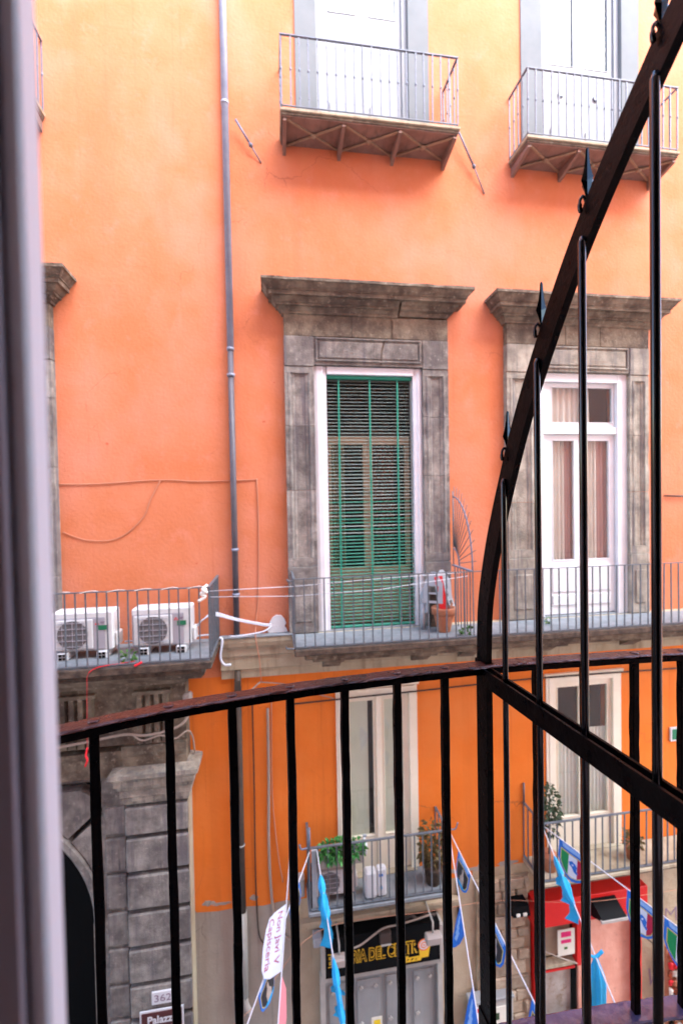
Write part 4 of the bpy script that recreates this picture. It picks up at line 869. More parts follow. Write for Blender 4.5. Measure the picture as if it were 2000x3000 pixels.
p = thing('potted_plant', 'dry brownish plant in a dark pot at the right of the small balcony', 'plant', (2.42, -.34, 3.83))
MB().lathe((2.42, -.34, 3.832), [(.11, 0), (.14, .24), (.155, .25), (.155, .29)], 18).build('pot', 'dark_slab', p); MB().tube([(2.42, -.34, 4.05), (2.41, -.34, 4.5)], .012, 6).build('stem', 'cable', p)
leaves((2.40, -.36, 4.46), .17, .16, .40, 260, .10, 8).build('foliage', 'leaf_dry', p)
p = thing('potted_plant', 'dark climbing bush on the left end of the right lower balcony', 'plant', (4.48, -.32, 3.73))
MB().lathe((4.48, -.32, 3.734), [(.10, 0), (.13, .24), (.14, .26)], 18).build('pot', 'terracotta', p); MB().tube([(4.48, -.32, 3.9), (4.5, -.32, 5.0)], .014, 6).build('stem', 'cable', p)
leaves((4.50, -.34, 4.74), .16, .14, .44, 380, .075, 9).build('foliage', 'leaf_dark', p)
p = thing('potted_plant', 'small plant in an orange pot on the right lower balcony', 'plant', (6.02, -.36, 3.73))
MB().lathe((6.02, -.36, 3.734), [(.085, 0), (.11, .2), (.125, .205), (.125, .25)], 18).build('pot', 'terracotta', p); leaves((6.02, -.36, 4.06), .15, .14, .12, 90, .09, 12).build('foliage', 'leaf_dry', p); MB().tube([(6.02, -.36, 3.95), (6.02, -.36, 4.05)], .01, 6).build('stem', 'leaf', p)

# ================================================================== street level
# birreria: black sign, grey shutter doors
s = thing('shop_sign', 'black shop sign with yellow lettering over the grey metal doors', 'sign', (1.6, -.2, 2.4))
MB().box(.66, 2.56, -.24, -.02, 2.42, 3.06).build('board', 'black', s)
for a, b in ((.60, .659), (2.561, 2.62)): MB().box(a, b, -.25, -.01, 2.36, 3.0).build('side_trim', 'metal_trim', s)
for nm, m, y, bold in (('letter_outline', 'gold', -.243, .016), ('lettering', 'black', -.2465, .0)):
    text_obj(nm, 'BIRRERIA DEL CENTR', .27, m, s, (.70, y, 2.615), width=1.48, bold=bold, extrude=.0015)
text_obj('script', 'Pizza', .15, 'gold', s, (1.86, -.245, 2.47), width=.38, bold=.006, shear=.3, extrude=.0015)
for r, m in ((.10, 'sign_orange'), (.078, 'plate'), (.055, 'sign_orange'), (.035, 'plate'), (.016, 'sign_orange')): MB().disc_y((2.285, 2.71), r, -.243 - (.10 - r) * .05, -.2405, 28).build('round_emblem', m, s)
MB().prism([(2.22, 2.50), (2.36, 2.50), (2.38, 2.62), (2.42, 2.80), (2.40, 2.82), (2.36, 2.64), (2.20, 2.64)], 'y', -.2425, -.2402).build('mug', 'gold', s)
d = thing('shop_doors', 'closed grey metal shop doors with stud bolts below the black sign', 'door', (1.6, 0, 0))
MB().cbox(.58, 2.64, -.14, -.02, 2.24, 2.355, .01).build('lintel', 'metal_trim', d)
for a, b in ((.58, .66), (2.56, 2.64)): MB().box(a, b, -.13, -.01, 0, 2.239).build('jamb', 'metal_trim', d)
for a, b in ((.665, 1.13), (1.135, 1.62), (1.625, 2.09), (2.095, 2.555)):
    lf = MB().box(a, b, -.06, -.02, 0.02, 2.235).build('leaf', 'shutter', d)
    MB().cbox(a + .05, b - .05, -.078, -.061, .10, 2.12, .01).build('panel', 'shutter', lf)
    for x in (a + .12, b - .12): MB().prism([(x - .035, 2.0), (x, 1.965), (x + .035, 2.0), (x, 2.035)], 'y', -.10, -.079).build('stud', 'metal_trim', lf)
    for x in (a + .12,): MB().prism([(x - .035, 1.4), (x, 1.365), (x + .035, 1.4), (x, 1.435)], 'y', -.10, -.079).build('stud', 'metal_trim', lf)
MB().box(1.42, 1.60, -.082, -.0785, 1.18, 1.46).build('notice', 'paper', d); MB().box(1.46, 1.57, -.085, -.0825, 1.22, 1.41).build('warning_print', 'yellow', d)
def lamp(c, label, flip=1):
    l_ = thing('flood_lamp', label, 'lamp', (c[0], -.02, c[2]), 'lamps above the black shop sign')
    MB().cbox(c[0] - .13, c[0] + .13, c[1] - .09, c[1] + .05, c[2] - .09, c[2] + .05, .02).build('housing', 'lamp_box', l_)
    MB().tube([(c[0], -.02, c[2] + .25), (c[0], c[1], c[2] + .22), (c[0], c[1], c[2] + .04)], .015, 6).build('arm', 'metal_trim', l_)
lamp((.86, -.42, 2.92), 'dusty flood lamp hiding the first letters of the black sign'); lamp((2.38, -.42, 3.02), 'dusty flood lamp at the right end of the black sign')
b = thing('bracket_lamp', 'small square lamp with pale rim at the middle of the black sign', 'lamp', (1.62, -.3, 3.0)); MB().cbox(1.53, 1.71, -.36, -.25, 2.93, 3.12, .012).build('housing', 'cable', b); MB().box(1.54, 1.70, -.375, -.361, 2.93, 2.95).build('rim', 'metal_trim', b)
tag(MB().cbox(.48, .62, -.20, -.01, 2.90, 3.05, .012).build('junction_box', 'plastic_grey', origin=(.55, -.1, 2.9)), 'pale square junction box at the left end of the black sign', 'junction box')
cable([(.98, -.38, 2.98), (1.2, -.36, 3.0), (1.45, -.32, 3.1), (1.62, -.3, 3.16), (1.9, -.3, 3.18), (2.38, -.3, 3.25)], .014, 'cable_beige', 'beige wire looping between the shop sign lamps')
cable([(1.98, -.2, 3.16), (2.1, -.24, 3.22), (2.2, -.2, 3.12), (2.3, -.24, 3.2), (2.5, -.2, 3.15)], .022, 'cable', 'tangle of brown wires above the right end of the shop sign')
MB().prism([(-.0, 3.10), (-.06, 3.10), (-.08, 3.18), (-.10, 3.20), (-.10, 3.24), (0, 3.24)], 'x', .3, 2.98).build('sign_ledge', 'beige_plaster', bld)

# portal plates
s = thing('number_plate', 'white house number plate 362 on the portal pier', 'sign', (-1.8, -.31, 2.6)); MB().cbox(-1.94, -1.62, -.345, -.316, 2.60, 2.79, .006).build('plate', 'plate', s)
text_obj('number', '362', .15, 'grey_print', s, (-1.90, -.347, 2.645), width=.24, extrude=.001)
s = thing('tourist_sign', 'brown tourist sign with white text on the portal pier', 'sign', (-1.8, -.32, 2.0)); MB().box(-2.11, -1.49, -.352, -.335, 1.7, 2.53).build('border', 'plate', s); MB().box(-2.085, -1.515, -.358, -.3525, 1.72, 2.505).build('face', 'brown_sign', s)
text_obj('lettering', 'Palazzo', .16, 'plate', s, (-2.0, -.3605, 2.34), width=.43, bold=.004, extrude=.001); text_obj('lettering', 'Spinelli', .16, 'plate', s, (-2.0, -.3605, 2.17), width=.42, bold=.004, extrude=.001)

# red shop front
s = thing('shop_fascia', 'bright red shop fascia board and post at the right', 'shop front', (5.3, -.2, 0))
MB().cbox(4.24, 6.40, -.28, -.01, 2.67, 3.12, .01).build('fascia', 'shop_red', s); MB().cbox(6.24, 6.385, -.16, -.01, .02, 2.669, .01).build('post', 'shop_red', s)
MB().box(4.31, 4.36, -.14, -.01, .3, 2.668).build('jamb', 'shop_red', s); MB().box(5.12, 5.20, -.14, -.01, 1.75, 2.668).build('jamb', 'shop_red', s)
MB().prism([(-.282, 3.06), (-.56, 2.93), (-.56, 2.90), (-.282, 2.76)], 'x', 5.28, 5.74).build('lamp_hood', 'black', s); MB().box(5.26, 5.76, -.58, -.54, 2.885, 2.925).build('hood_rim', 'metal_trim', s)
MB().box(5.205, 6.235, -.05, -.002, 0, 2.665).build('salmon_wall', 'pink_wall', bld)
MB().box(4.365, 5.115, .05, .09, .3, 1.72).build('infill_wall', 'stained', bld)
MB().box(4.365, 5.115, .06, .1, 1.80, 2.66).build('shop_glass', 'wood_beige', bld); 
MB().cbox(4.365, 5.115, -.10, .05, 1.73, 1.80, .008).build('shop_sill', 'ledge', bld); MB().box(4.365, 5.115, -.085, .04, 1.66, 1.70).build('shop_sill_strip', 'shop_red', bld)
b = thing('poster', 'cream poster with magenta print under the red fascia', 'poster', (4.9, -.13, 2.0)); MB().box(4.74, 5.06, -.158, -.146, 2.0, 2.46).build('sheet', 'paper', b)
MB().box(4.80, 4.99, -.162, -.1585, 2.33, 2.42).build('print', 'magenta', b); MB().box(4.80, 4.99, -.162, -.1585, 2.22, 2.28).build('print', 'magenta', b); MB().box(4.86, 4.92, -.162, -.1585, 2.11, 2.15).build('stamp', 'leaf', b)
tag(MB().tube([(4.36, -.18, 2.22), (4.7, -.2, 2.05), (5.08, -.2, 1.86)], .010, 5).build('cable', 'cable_beige', origin=(4.7, -.2, 2)), 'slack wire across the window under the red fascia', 'cable')
l_ = thing('flood_light', 'black twin floodlight on the wall left of the red fascia', 'lamp', (4.0, -.2, 3.1)); MB().prism([(-.30, 3.14), (-.34, 3.0), (-.20, 2.93), (-.05, 3.0), (-.05, 3.16)], 'x', 3.82, 4.12).build('housing', 'black', l_)
for x in (3.87, 3.99): MB().cbox(x, x + .07, -.345, -.31, 3.0, 3.05, .008).build('lens', 'paper', l_)
text_obj('graffito', 'S', .55, 'grey_print', bld, (6.56, -.004, 2.05), bold=-.006, extrude=.001); text_obj('graffito', 'M', .4, 'grey_print', bld, (6.98, -.004, 2.1), bold=-.006, extrude=.001)
text_obj('graffito', 'W', .5, 'grey_print', bld, (6.55, -.004, .95), bold=-.006, shear=.3, extrude=.001)
# street counter and goods
c = thing('vending_counter', 'grey street counter with red and white stripes under the red fascia', 'counter', (4.9, -.45, 0)); MB().cbox(4.4, 5.35, -.65, -.2, .02, 1.02, .02).build('body', 'shutter', c)
MB().box(4.41, 5.34, -.656, -.652, .83, .87).build('stripe', 'shop_red', c); MB().box(4.41, 5.34, -.656, -.652, .76, .815).build('stripe', 'plate', c); MB().box(4.6, 5.34, -.656, -.652, .58, .72).build('stripe', 'shop_red', c)
MB().box(4.36, 4.52, -.70, -.66, .05, 1.25).build('side_screen', 'plastic_grey', c)
c = thing('souvenir_rack', 'rack of mottled red souvenirs by the right wall', 'rack', (7.05, -.2, 0)); MB().box(6.85, 7.2, -.2, -.15, .3, 1.85).build('board', 'terracotta', c)
for i in range(9):
    for k in range(4):
        MB().cbox(6.87 + k * .082, 6.94 + k * .082, -.26, -.201, .35 + i * .16, .47 + i * .16, .02, .012).build('souvenir', random.choice(['goods', 'goods', 'red', 'terracotta', 'paper', 'black']), c)
tag(MB().add([(7.22 + .02 * math.sin(i), -.35 + .05 * math.sin(i * 1.3), z) for i in range(14) for z in (0,)] and [(7.2 + .05 * i, -.40 + .05 * math.sin(i * 1.6), z) for i in range(12) for z in (.2, 2.0)], [(2 * i, 2 * i + 2, 2 * i + 3, 2 * i + 1) for i in range(11)], True).build('hanging_cloth', 'teal_print', origin=(7.4, -.4, 1)), 'teal patterned cloth hanging at the right edge', 'cloth')
# notice cabinet
c = thing('notice_cabinet', 'grey-topped wall cabinet pasted with posters beside the blue pennants', 'notice board', (3.45, -.2, 0)); MB().cbox(3.1, 3.86, -.22, -.06, .15, 1.50, .012).build('box', 'metal_trim', c); MB().cbox(3.08, 3.88, -.235, -.05, 1.501, 1.55, .012).build('top', 'shutter', c)
for i, (x0, x1, z0, z1, m) in enumerate(((3.02, 3.3, 1.1, 1.46, 'plate'), (3.04, 3.22, 1.36, 1.43, 'red'), (3.12, 3.26, 1.16, 1.28, 'sign_orange'), (3.42, 3.78, .75, 1.40, 'paper'), (3.5, 3.6, 1.18, 1.3, 'leaf_dark'), (3.56, 3.7, 1.0, 1.1, 'pink'), (3.03, 3.35, .5, 1.05, 'paper'))):
    MB().box(x0 * .8 + .72, x1 * .8 + .72, -.224 - .002 * i, -.2205, z0, z1).build('poster_print', m, c)

# ================================================================== bunting
def shield(w, h, e=0.0):
    return [(e, e * 1.2), (w - e, e * 1.2), (w - e, h * .52), (w * .90 - e * .9, h * .74 - e * .3), (w * .70 - e * .3, h * .91 - e * .7), (w * .5, h - e * 1.1), (w * .30 + e * .3, h * .91 - e * .7), (w * .10 + e * .9, h * .74 - e * .3), (e, h * .52)]
CREASE = [0.0, 0.0, 0.42]      # amplitude, phase, width of the flag being built
def plate2d(mb, poly, o, u, v, t):
    nrm = u.cross(v).normalized(); amp, ph, wd = CREASE
    cuts = [wd * k / 9 for k in range(-1, 12)]; fv = [math.sin(c / wd * 8 + ph) + .4 * math.sin(c / wd * 15 + ph * 2) for c in cuts]
    def D(a, b):
        k = max(0, min(len(cuts) - 2, int((a - cuts[0]) / (wd / 9)))); x = (a - cuts[k]) / (wd / 9)
        return amp * (.4 + b * 1.5) * (fv[k] * (1 - x) + fv[k + 1] * x)
    for k in range(len(cuts) - 1):
        q = clipx(poly, cuts[k], cuts[k + 1])
        if len(q) < 3: continue
        n = len(q); vs = [o + u * a + v * b + nrm * (s * t + D(a, b)) for s in (-1, 1) for a, b in q]
        mb.add(vs, [tuple(range(n)), tuple(range(2 * n - 1, n - 1, -1))] + [(i, (i + 1) % n, n + (i + 1) % n, n + i) for i in range(n)])
    return mb
def clipx(poly, x0, x1):
    def half(P, inside, cut):
        out = []
        for i in range(len(P)):
            a, b = P[i], P[(i + 1) % len(P)]
            if inside(a): out.append(a)
            if inside(a) != inside(b): t = (cut - a[0]) / (b[0] - a[0]); out.append((cut, a[1] + (b[1] - a[1]) * t))
        return out
    P = half(poly, lambda p: p[0] >= x0, x0); return half(P, lambda p: p[0] <= x1, x1)
def string(A, B, label, r=.0075):
    t = thing('bunting', label, 'bunting', A); A = Vector(A); B = Vector(B)
    pts = [A.lerp(B, i / 24) - Vector((0, 0, .10 * math.sin(math.pi * i / 24) * 0)) for i in range(25)]
    MB().tube(pts, r, 6).build('cord', 'cord', t); return t
def pennant(t, A, B, s0, s1, h, kind, hang=(0, 0, -1), seed=0):
    A = Vector(A); B = Vector(B); u = (B - A).normalized(); o = A + u * s0; w = s1 - s0; v = Vector(hang).normalized()
    CREASE[:] = [.008, s0 * 7 + seed, w]
    if kind == 'long':
        p = [(0, 0), (w, 0), (w * .9, h * .4), (w * .45, h), (w * .1, h * .45)]
        b = plate2d(MB(), p, o, u, v, .0015).build('pennant', 'flag_blue', t)
        m = MB()
        for k in range(4): plate2d(m, [(w * (.2 + .1 * k), h * (.12 + .08 * k)), (w * (.32 + .1 * k), h * (.10 + .08 * k)), (w * (.42 + .06 * k), h * (.25 + .12 * k)), (w * (.28 + .06 * k), h * (.3 + .12 * k))], o, u, v, .0036 + .0006 * k)
        m.build('print', 'flag_sky', b); return
    b = plate2d(MB(), shield(w, h), o, u, v, .0015).build('pennant', 'flag_blue', t)
    plate2d(MB(), [(w * .12, h * .035), (w * .88, h * .035), (w * .86, h * .15), (w * .16, h * .15)], o, u, v, .0034).build('lettering_band', 'flag_sky', b)
    q = [(x, z + h * .12) for x, z in shield(w, h * .86, w * .085)]; plate2d(MB(), q, o, u, v, .0034).build('gold_border', 'flag_gold', b)
    f = [(x, z + h * .12) for x, z in shield(w, h * .86, w * .115)]
    if kind == 'tricolor':
        for m, a, c in (('flag_green', .0, .38), ('flag_white', .38, .66), ('flag_red', .66, 1.0)): plate2d(MB(), clipx(f, w * a, w * c), o, u, v, .0052).build('field', m, b)
        em = [(.40, .44), (.50, .38), (.60, .42), (.66, .48), (.64, .60), (.70, .66), (.66, .70), (.56, .66), (.50, .56), (.42, .52)]
        plate2d(MB(), [(x * w, z * h) for x, z in em], o, u, v, .0070).build('emblem', 'flag_blue', b); plate2d(MB(), [(w * .50, h * .47), (w * .55, h * .46), (w * .55, h * .50), (w * .50, h * .51)], o, u, v, .0085).build('emblem_mark', 'flag_white', b)
    else:
        plate2d(MB(), f, o, u, v, .0052).build('field', 'flag_dark', b)
        fig = [(.38, .80), (.36, .62), (.42, .55), (.46, .42), (.44, .34), (.50, .28), (.56, .34), (.54, .44), (.64, .56), (.62, .80)]
        plate2d(MB(), [(x * w, z * h) for x, z in fig], o, u, v, .0070).build('figure_print', 'flag_skin', b)
        plate2d(MB(), [(x * w, z * h) for x, z in ((.24, .80), (.76, .80), (.62, .88), (.5, .92), (.38, .88))], o, u, v, .0080).build('base_print', 'flag_gold' if seed % 2 == 0 else 'cloth_blue', b)
S1 = ((.42, -.57, 4.77), (-1.9, -6.6, 4.6)); t = string(*S1, 'white cord with two portrait pennants sloping down-left from the small balcony')
pennant(t, *S1, .50, .92, .42, 'portrait', (0.1, .2, -1), 0); pennant(t, *S1, 1.52, 1.95, .44, 'portrait', (0.1, .2, -1), 1)
S3 = ((2.62, -.57, 4.80), (2.54, -6.6, 4.6)); t = string(*S3, 'white cord with blue-bordered portrait pennants to the right of the small balcony')
pennant(t, *S3, .37, .80, .44, 'portrait', (-.12, .1, -1), 1); pennant(t, *S3, 1.38, 1.80, .44, 'portrait', (-.12, .1, -1), 1); pennant(t, *S3, 2.34, 2.75, .44, 'portrait', (-.12, .1, -1), 1)
S4 = ((2.62, -.57, 4.74), (0.94, -6.6, 4.6)); t = string(*S4, 'white cord with plain blue pointed pennants left of the thick black post')
pennant(t, *S4, 1.21, 1.60, .46, 'long', (-.28, .15, -1)); pennant(t, *S4, 2.17, 2.60, .48, 'long', (-.28, .15, -1))
S5 = ((4.21, -.57, 4.69), (6.27, -6.6, 4.6)); t = string(*S5, 'white cord with green, white and red shield pennants running off to the right')
pennant(t, *S5, .30, .78, .52, 'tricolor', (-.06, .02, -1)); pennant(t, *S5, 1.34, 1.74, .50, 'tricolor', (-.06, .02, -1)); pennant(t, *S5, 1.80, 2.2, .50, 'tricolor', (-.06, .02, -1)); pennant(t, *S5, 2.24, 2.64, .5, 'tricolor')
S2 = ((.53, -.57, 4.79), (.68, -6.6, 4.6)); t2 = string(*S2, 'white cord with sky-blue cloths dropping steeply from the small balcony')
S6 = ((4.21, -.57, 4.66), (2.37, -6.6, 4.6)); t6 = string(*S6, 'white cord with sky-blue cloths dropping from the right lower balcony')
def bunch(A, B, s0, s1, rmax, label, seed, tails=0.25):
    # a cloth knotted at both ends round the cord, folds bunched below it
    r = random.Random(seed); A = Vector(A); B = Vector(B); u = (B - A).normalized(); L = s1 - s0; n = 26; m = 20; vs = []; fs = []
    sd = u.cross(Vector((0, 0, 1))).normalized(); up = sd.cross(u); ph = r.uniform(0, 6)
    for i in range(n + 1):
        a = i / n; rad_ = rmax * (0.12 + 0.9 * math.sin(math.pi * a) ** 0.8 * (0.75 + .25 * math.sin(a * 9 + ph)) - (.35 if .42 < a < .5 else 0) * math.sin(math.pi * a)); c = A + u * (s0 + L * a) - up * rad_ * .75
        for k in range(m):
            t = 2 * math.pi * k / m; q = rad_ * (1 + .22 * math.sin(5 * t + ph + a * 3) + .10 * math.sin(9 * t + a * 11))
            vs.append(c + sd * math.cos(t) * q * .75 + up * math.sin(t) * q * 1.25)
    for i in range(n):
        for k in range(m): fs.append((i * m + k, i * m + (k + 1) % m, (i + 1) * m + (k + 1) % m, (i + 1) * m + k))
    mb = MB().add(vs, fs, True)
    # loose tails
    for g in range(3):
        o = A + u * (s0 + L * (.35 + .28 * g)) - up * rmax * .8; w = .05; v0 = []
        for i in range(7): b = i / 6; v0 += [o - Vector((0, 0, tails * b * (1 + .2 * g))) + sd * (-w * (.6 + b) + .02 * math.sin(b * 6 + g)) + u * .03 * b, o - Vector((0, 0, tails * b * (1 + .2 * g))) + sd * (w * (.6 + b) + .02 * math.sin(b * 5 + g)) - u * .04 * b]
        mb.add(v0, [(2 * i, 2 * i + 1, 2 * i + 3, 2 * i + 2) for i in range(6)], True)
    tag(mb.build('tied_cloth', 'cloth_blue', origin=A + u * s0), label, 'cloth', 'sky-blue cloths tied on the cords')
def drape(A, B, s0, drop, w, label, seed):
    # a cloth tied at one point, hanging in pleats
    A = Vector(A); B = Vector(B); u = (B - A).normalized(); o = A + u * s0; n = 28; m = 8; vs = []; fs = []
    for i in range(n):
        t = 2 * math.pi * i / n
        for k in range(m + 1):
            b = k / m; q = w * (.12 + .88 * min(1, b * 2.2)) * (1 + .25 * math.sin(6 * t + seed + b)) * .5
            vs.append(o + Vector((q * math.cos(t), q * .6 * math.sin(t), .02 - drop * b)))
    for i in range(n):
        for k in range(m): j = (i + 1) % n; fs.append((i * (m + 1) + k, j * (m + 1) + k, j * (m + 1) + k + 1, i * (m + 1) + k + 1))
    mb = MB().add(vs, fs, True); mb.tube(spline([o + Vector((-.07, 0, .03)), o, o + Vector((.09, 0, .06))], 4), .018, 6)
    tag(mb.build('tied_cloth', 'cloth_blue', origin=o), label, 'cloth', 'sky-blue cloths tied on the cords')
bunch(*S2, .44, 1.12, .085, 'sky-blue cloth tied high on the cord before the small balcony', 1); bunch(*S2, 1.56, 2.30, .06, 'sky-blue cloth low on the cord in front of the black sign', 2, .12)
bunch(*S6, .58, 1.42, .075, 'sky-blue cloth gathered on the cord left of the red fascia', 3, .16); drape(*S6, 2.08, .62, .20, 'long sky-blue cloth hanging in front of the salmon wall', 4)
# handwritten banner
S7 = (Vector((.15, -.5, 4.94)), Vector((-.43, -6.6, 4.6))); u = (S7[1] - S7[0]).normalized(); hv = Vector((-.93, .06, -.36)).normalized()
t = thing('banner', 'white banner with red handwriting hung sideways from a cord', 'banner', tuple(S7[0]))
MB().tube([S7[0], S7[1]], .008, 6).build('cord', 'cord', t)
o = S7[0] + u * 1.02; poly = [(0, 0), (.05, .16), (.10, .22), (.22, .25), (.45, .265), (.68, .25), (.78, .21), (.81, .14), (.79, .02), (.78, 0)]
CREASE[:] = [.0, 0, .81]
sh = plate2d(MB(), poly, o, u, hv, .0015).build('sheet', 'banner', t)
nrm = u.cross(hv).normalized()
for body, a0, d0, wd, sz in (('Non Javi V', .07, .105, .62, .095), ('Capisceria', .12, .215, .60, .095)):
    me = text_mesh(body, sz, bold=.001, extrude=.0008); xs = [v.co.x for v in me.vertices]; k = wd / (max(xs) - min(xs))
    off = wloc(sh)
    for v in me.vertices: p = o + u * (a0 + (v.co.x - min(xs)) * k) + hv * (d0 - v.co.y) - nrm * .0026 * (1 if nrm.dot(CAM - o) < 0 else -1); v.co = p - off
    me.materials.clear(); me.materials.append(M['ink']); q = bpy.data.objects.new('handwriting', me); COL.objects.link(q); q.parent = sh
pk = S7[0] + u * 1.85
tag(plate2d(MB(), [(0, 0), (.6, 0), (.6, .10), (.3, .14), (.06, .10)], pk, u, Vector((.5, 0, -.85)).normalized(), .002).build('pink_cloth', 'pink', origin=pk), 'pink strip of cloth hanging below the white banner', 'cloth')

# ================================================================== the near black railing
r = thing('balcony_railing', 'curved black iron balcony railing with worn handrail, reflected red-brown in its colour, in the foreground', 'railing', (.4, -6.05, 8.49))
HP = [(-1.05, .70), (-.85, .81), (-.65, .905), (-.447, .980), (-.244, 1.048), (.032, 1.103), (.31, 1.138), (.573, 1.156), (.765, 1.156), (.98, 1.150), (1.19, 1.137), (1.45, 1.10), (1.75, 1.03)]
path = spline([Vector((x, y, 0)) + Vector((CAM.x, CAM.y, 0)) for x, y in HP], 14)
ZR = CAM.z - .45; rnd = random.Random(3)
def ribbon(mb, w, th, ztop, jit=0.0, inset=0.0, smooth=False):
    vs = []; fs = []; n = len(path)
    for i, p in enumerate(path):
        d = (path[min(i + 1, n - 1)] - path[max(i - 1, 0)]).normalized(); s = Vector((-d.y, d.x, 0))
        j = lambda a: rnd.uniform(-a, a)
        vs += [p - s * (w / 2 + j(jit)) + Vector((0, 0, ztop - th + j(jit * .3))), p - s * (w / 2 + j(jit)) + Vector((0, 0, ztop - .003 + j(jit * .5))), p - s * (w / 2 - .004 + j(jit)) + Vector((0, 0, ztop + j(jit * .35))),
               p + s * (w / 2 - .004 + j(jit)) + Vector((0, 0, ztop + j(jit * .35))), p + s * (w / 2 + j(jit)) + Vector((0, 0, ztop - .003 + j(jit * .5))), p + s * (w / 2 + j(jit)) + Vector((0, 0, ztop - th + j(jit * .3)))]
    for i in range(n - 1):
        for k in range(6): fs.append((6 * i + k, 6 * i + (k + 1) % 6, 6 * i + 6 + (k + 1) % 6, 6 * i + 6 + k))
    fs.append(tuple(range(6))); fs.append(tuple(range(6 * n - 6, 6 * n)))
    return mb.add(vs, fs, smooth)
ribbon(MB(), .046, .0055, ZR, .0016).build('handrail', 'rail_reflection_tint', r)
ribbon(MB(), .044, .0165, ZR - .0058, .0008).build('handrail_core', 'black_iron', r)
ribbon(MB(), .060, .008, CAM.z - 1.51, .0012).build('bottom_ring', 'ring', r)
def on_path(x):
    for i in range(len(path) - 1):
        if path[i].x <= x <= path[i + 1].x:
            t = (x - path[i].x) / (path[i + 1].x - path[i].x); d = (path[i + 1] - path[i]).normalized(); return path[i].lerp(path[i + 1], t), d
for x in (-.80, -.665, -.525, -.384, -.243, -.107, .03, .168, .31, .446, .72, .865, 1.02, 1.168, 1.31, 1.45):
    p, d = on_path(x); a = math.atan2(d.y, d.x); mb = MB(); n = 26; w = .0098; vs = []; fs = []
    z0, z1 = CAM.z - 1.515, ZR - .02
    for i in range(n + 1):
        ww = w + rnd.uniform(-.0007, .0007); ox = rnd.uniform(-.0004, .0004) + .0005 * math.sin(i * .7 + x * 9)
        c = ww * .80
        for px, py in ((-ww, -c), (-c, -ww), (c, -ww), (ww, -c), (ww, c), (c, ww), (-c, ww), (-ww, c)):
            vs.append((p.x + math.cos(a) * (px + ox) - math.sin(a) * py, p.y + math.sin(a) * (px + ox) + math.cos(a) * py, z0 + (z1 - z0) * i / n))
    for i in range(n):
        for k in range(8): fs.append((8 * i + k, 8 * i + (k + 1) % 8, 8 * i + 8 + (k + 1) % 8, 8 * i + 8 + k))
    fs.append(tuple(range(8)))
    b = mb.add(vs, fs).build('baluster', 'black_iron', r)
    rv = MB(); rv.lathe((p.x, p.y, ZR - .001), [(.0125, 0), (.0115, .0028), (.008, .0045), (.003, .0052)], 14); rv.build('rivet', 'rail_reflection_tint', r)

# divider panel that runs back from the railing to the wall
PO = Vector((.573, 1.174, 0)) + Vector((CAM.x, CAM.y, CAM.z)); DD = Vector((.075, -.9972, 0)); NN = Vector((.9972, .075, 0))
dv = thing('railing_divider', 'black iron divider with curved flat bar, round rods and spear finials', 'railing', (PO.x, PO.y, 8.49))
def dp(t, z, n=0.0): return PO + DD * t + NN * n + Vector((0, 0, z))
outer = spline([Vector((t, z, 0)) for t, z in ((-.026, -.452), (-.015, -.289), (.028, -.121), (.086, .032), (.161, .200), (.246, .350), (.328, .476), (.392, .560), (.452, .630), (.509, .690), (.560, .742), (.63, .80), (.74, .87), (.86, .92))], 6)
vs = []; fs = []; n = len(outer)
for i, q in enumerate(outer):
    tn = (outer[min(i + 1, n - 1)] - outer[max(i - 1, 0)]).normalized(); nr = Vector((tn.y, -tn.x, 0)); inn = q + nr * .050
    vs += [dp(q.x, q.y, -.0085), dp(q.x, q.y, .0085), dp(inn.x, inn.y, .0085), dp(inn.x, inn.y, -.0085)]
for i in range(n - 1):
    for k in range(4): fs.append((4 * i + k, 4 * i + (k + 1) % 4, 4 * i + 4 + (k + 1) % 4, 4 * i + 4 + k))
fs.append((0, 1, 2, 3)); fs.append((4 * n - 4, 4 * n - 3, 4 * n - 2, 4 * n - 1))
MB().add(vs, fs).build('curved_bar', 'black_iron', dv)
def lb(t0, t1, z0, z1, n0, n1): 
    vs = [dp(t, z, q) for t in (t0, t1) for z in (z0, z1) for q in (n0, n1)]
    return MB().add(vs, [(0, 1, 3, 2), (4, 6, 7, 5), (0, 4, 5, 1), (2, 3, 7, 6), (0, 2, 6, 4), (1, 5, 7, 3)])
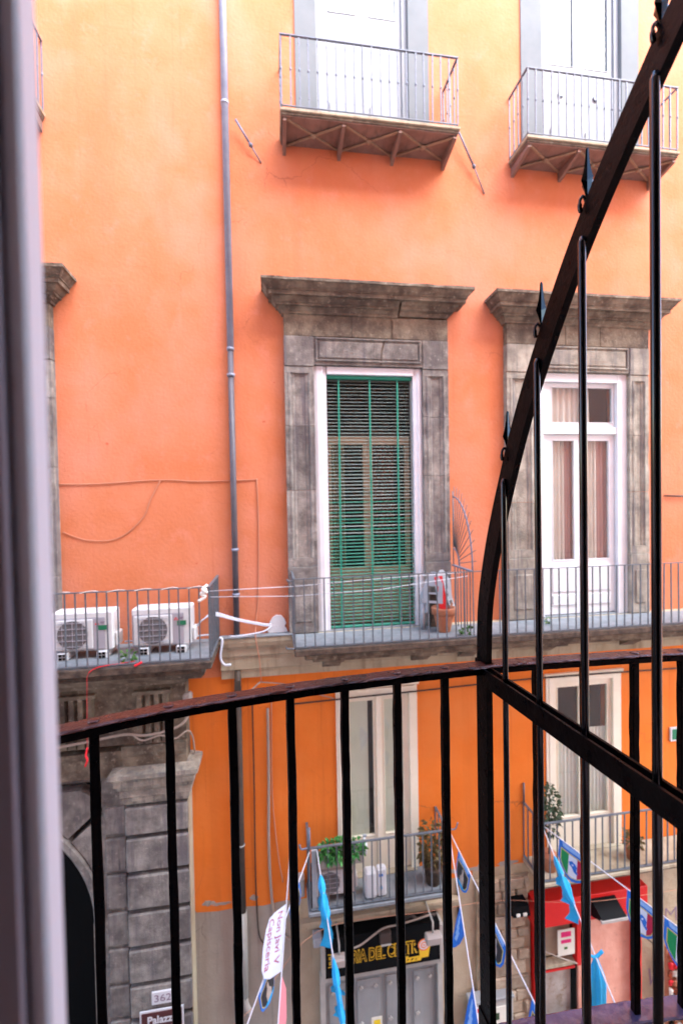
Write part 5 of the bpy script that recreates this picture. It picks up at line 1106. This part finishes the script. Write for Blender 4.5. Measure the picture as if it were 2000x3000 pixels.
lb(-.027, .025, -1.53, -.453, -.0095, .0095).build('post', 'black_iron', dv)
mb = lb(-.030, .028, -.475, -.449, -.012, .012); mb.build('post_collar', 'black_iron', dv)
mb = lb(-.032, .030, -1.53, -1.47, -.013, .013); mb.build('post_foot', 'black_iron', dv)
lb(.026, .86, -.500, -.456, -.028, -.022).build('rail', 'black_iron', dv); lb(.026, .86, -.500, -.456, -.0060, .0000).build('rail', 'black_iron', dv)
for t in (.124, .256, .391, .545):
    # z of the curve above this rod
    k = min(range(n), key=lambda i: abs(outer[i].x - t)); zc = outer[k].y
    MB().tube([dp(t, -1.6, -.0140), dp(t, zc - .075, -.0140), dp(t, zc - .064, -.0125)], [.0073, .0073, .0055], 12).build('rod', 'black_bar', dv)
    f = MB(); b = Vector((0, 0, zc - .02)); 
    def fr_(z, rx, ry): return [dp(t + rx * c_, z, ry * s_) for c_, s_ in ((1, 0), (.24, .24), (0, 1), (-.24, .24), (-1, 0), (-.24, -.24), (0, -1), (.24, -.24))]
    secs = [(zc - .02, .005, .005), (zc + .014, .0042, .0042), (zc + .026, .0075, .0075), (zc + .042, .0145, .0145), (zc + .052, .0112, .0112), (zc + .066, .0075, .0075), (zc + .083, .0050, .0050), (zc + .101, .0036, .0036), (zc + .105, .0018, .0018)]
    vv = []; ff = []
    for z, rx, ry in secs: vv += fr_(z, rx, ry)
    for i in range(len(secs) - 1):
        for k2 in range(8): ff.append((8 * i + k2, 8 * i + (k2 + 1) % 8, 8 * i + 8 + (k2 + 1) % 8, 8 * i + 8 + k2))
    ff.append(tuple(range(8 * len(secs) - 8, 8 * len(secs))))
    fo = f.add(vv, ff).build('finial', 'black_bar', dv)
    for s in (-1, 1):
        c = MB().tube(spline([dp(t, zc - .014, s * .003), dp(t, zc + .005, s * .004), dp(t, zc + .013, s * .010), dp(t, zc + .005, s * .0165), dp(t, zc - .010, s * .0175), dp(t, zc - .018, s * .0145)], 5), [.0030] * 18 + [.0042] * 7 + [.002], 8)
        c.build('scroll', 'black_bar', fo)
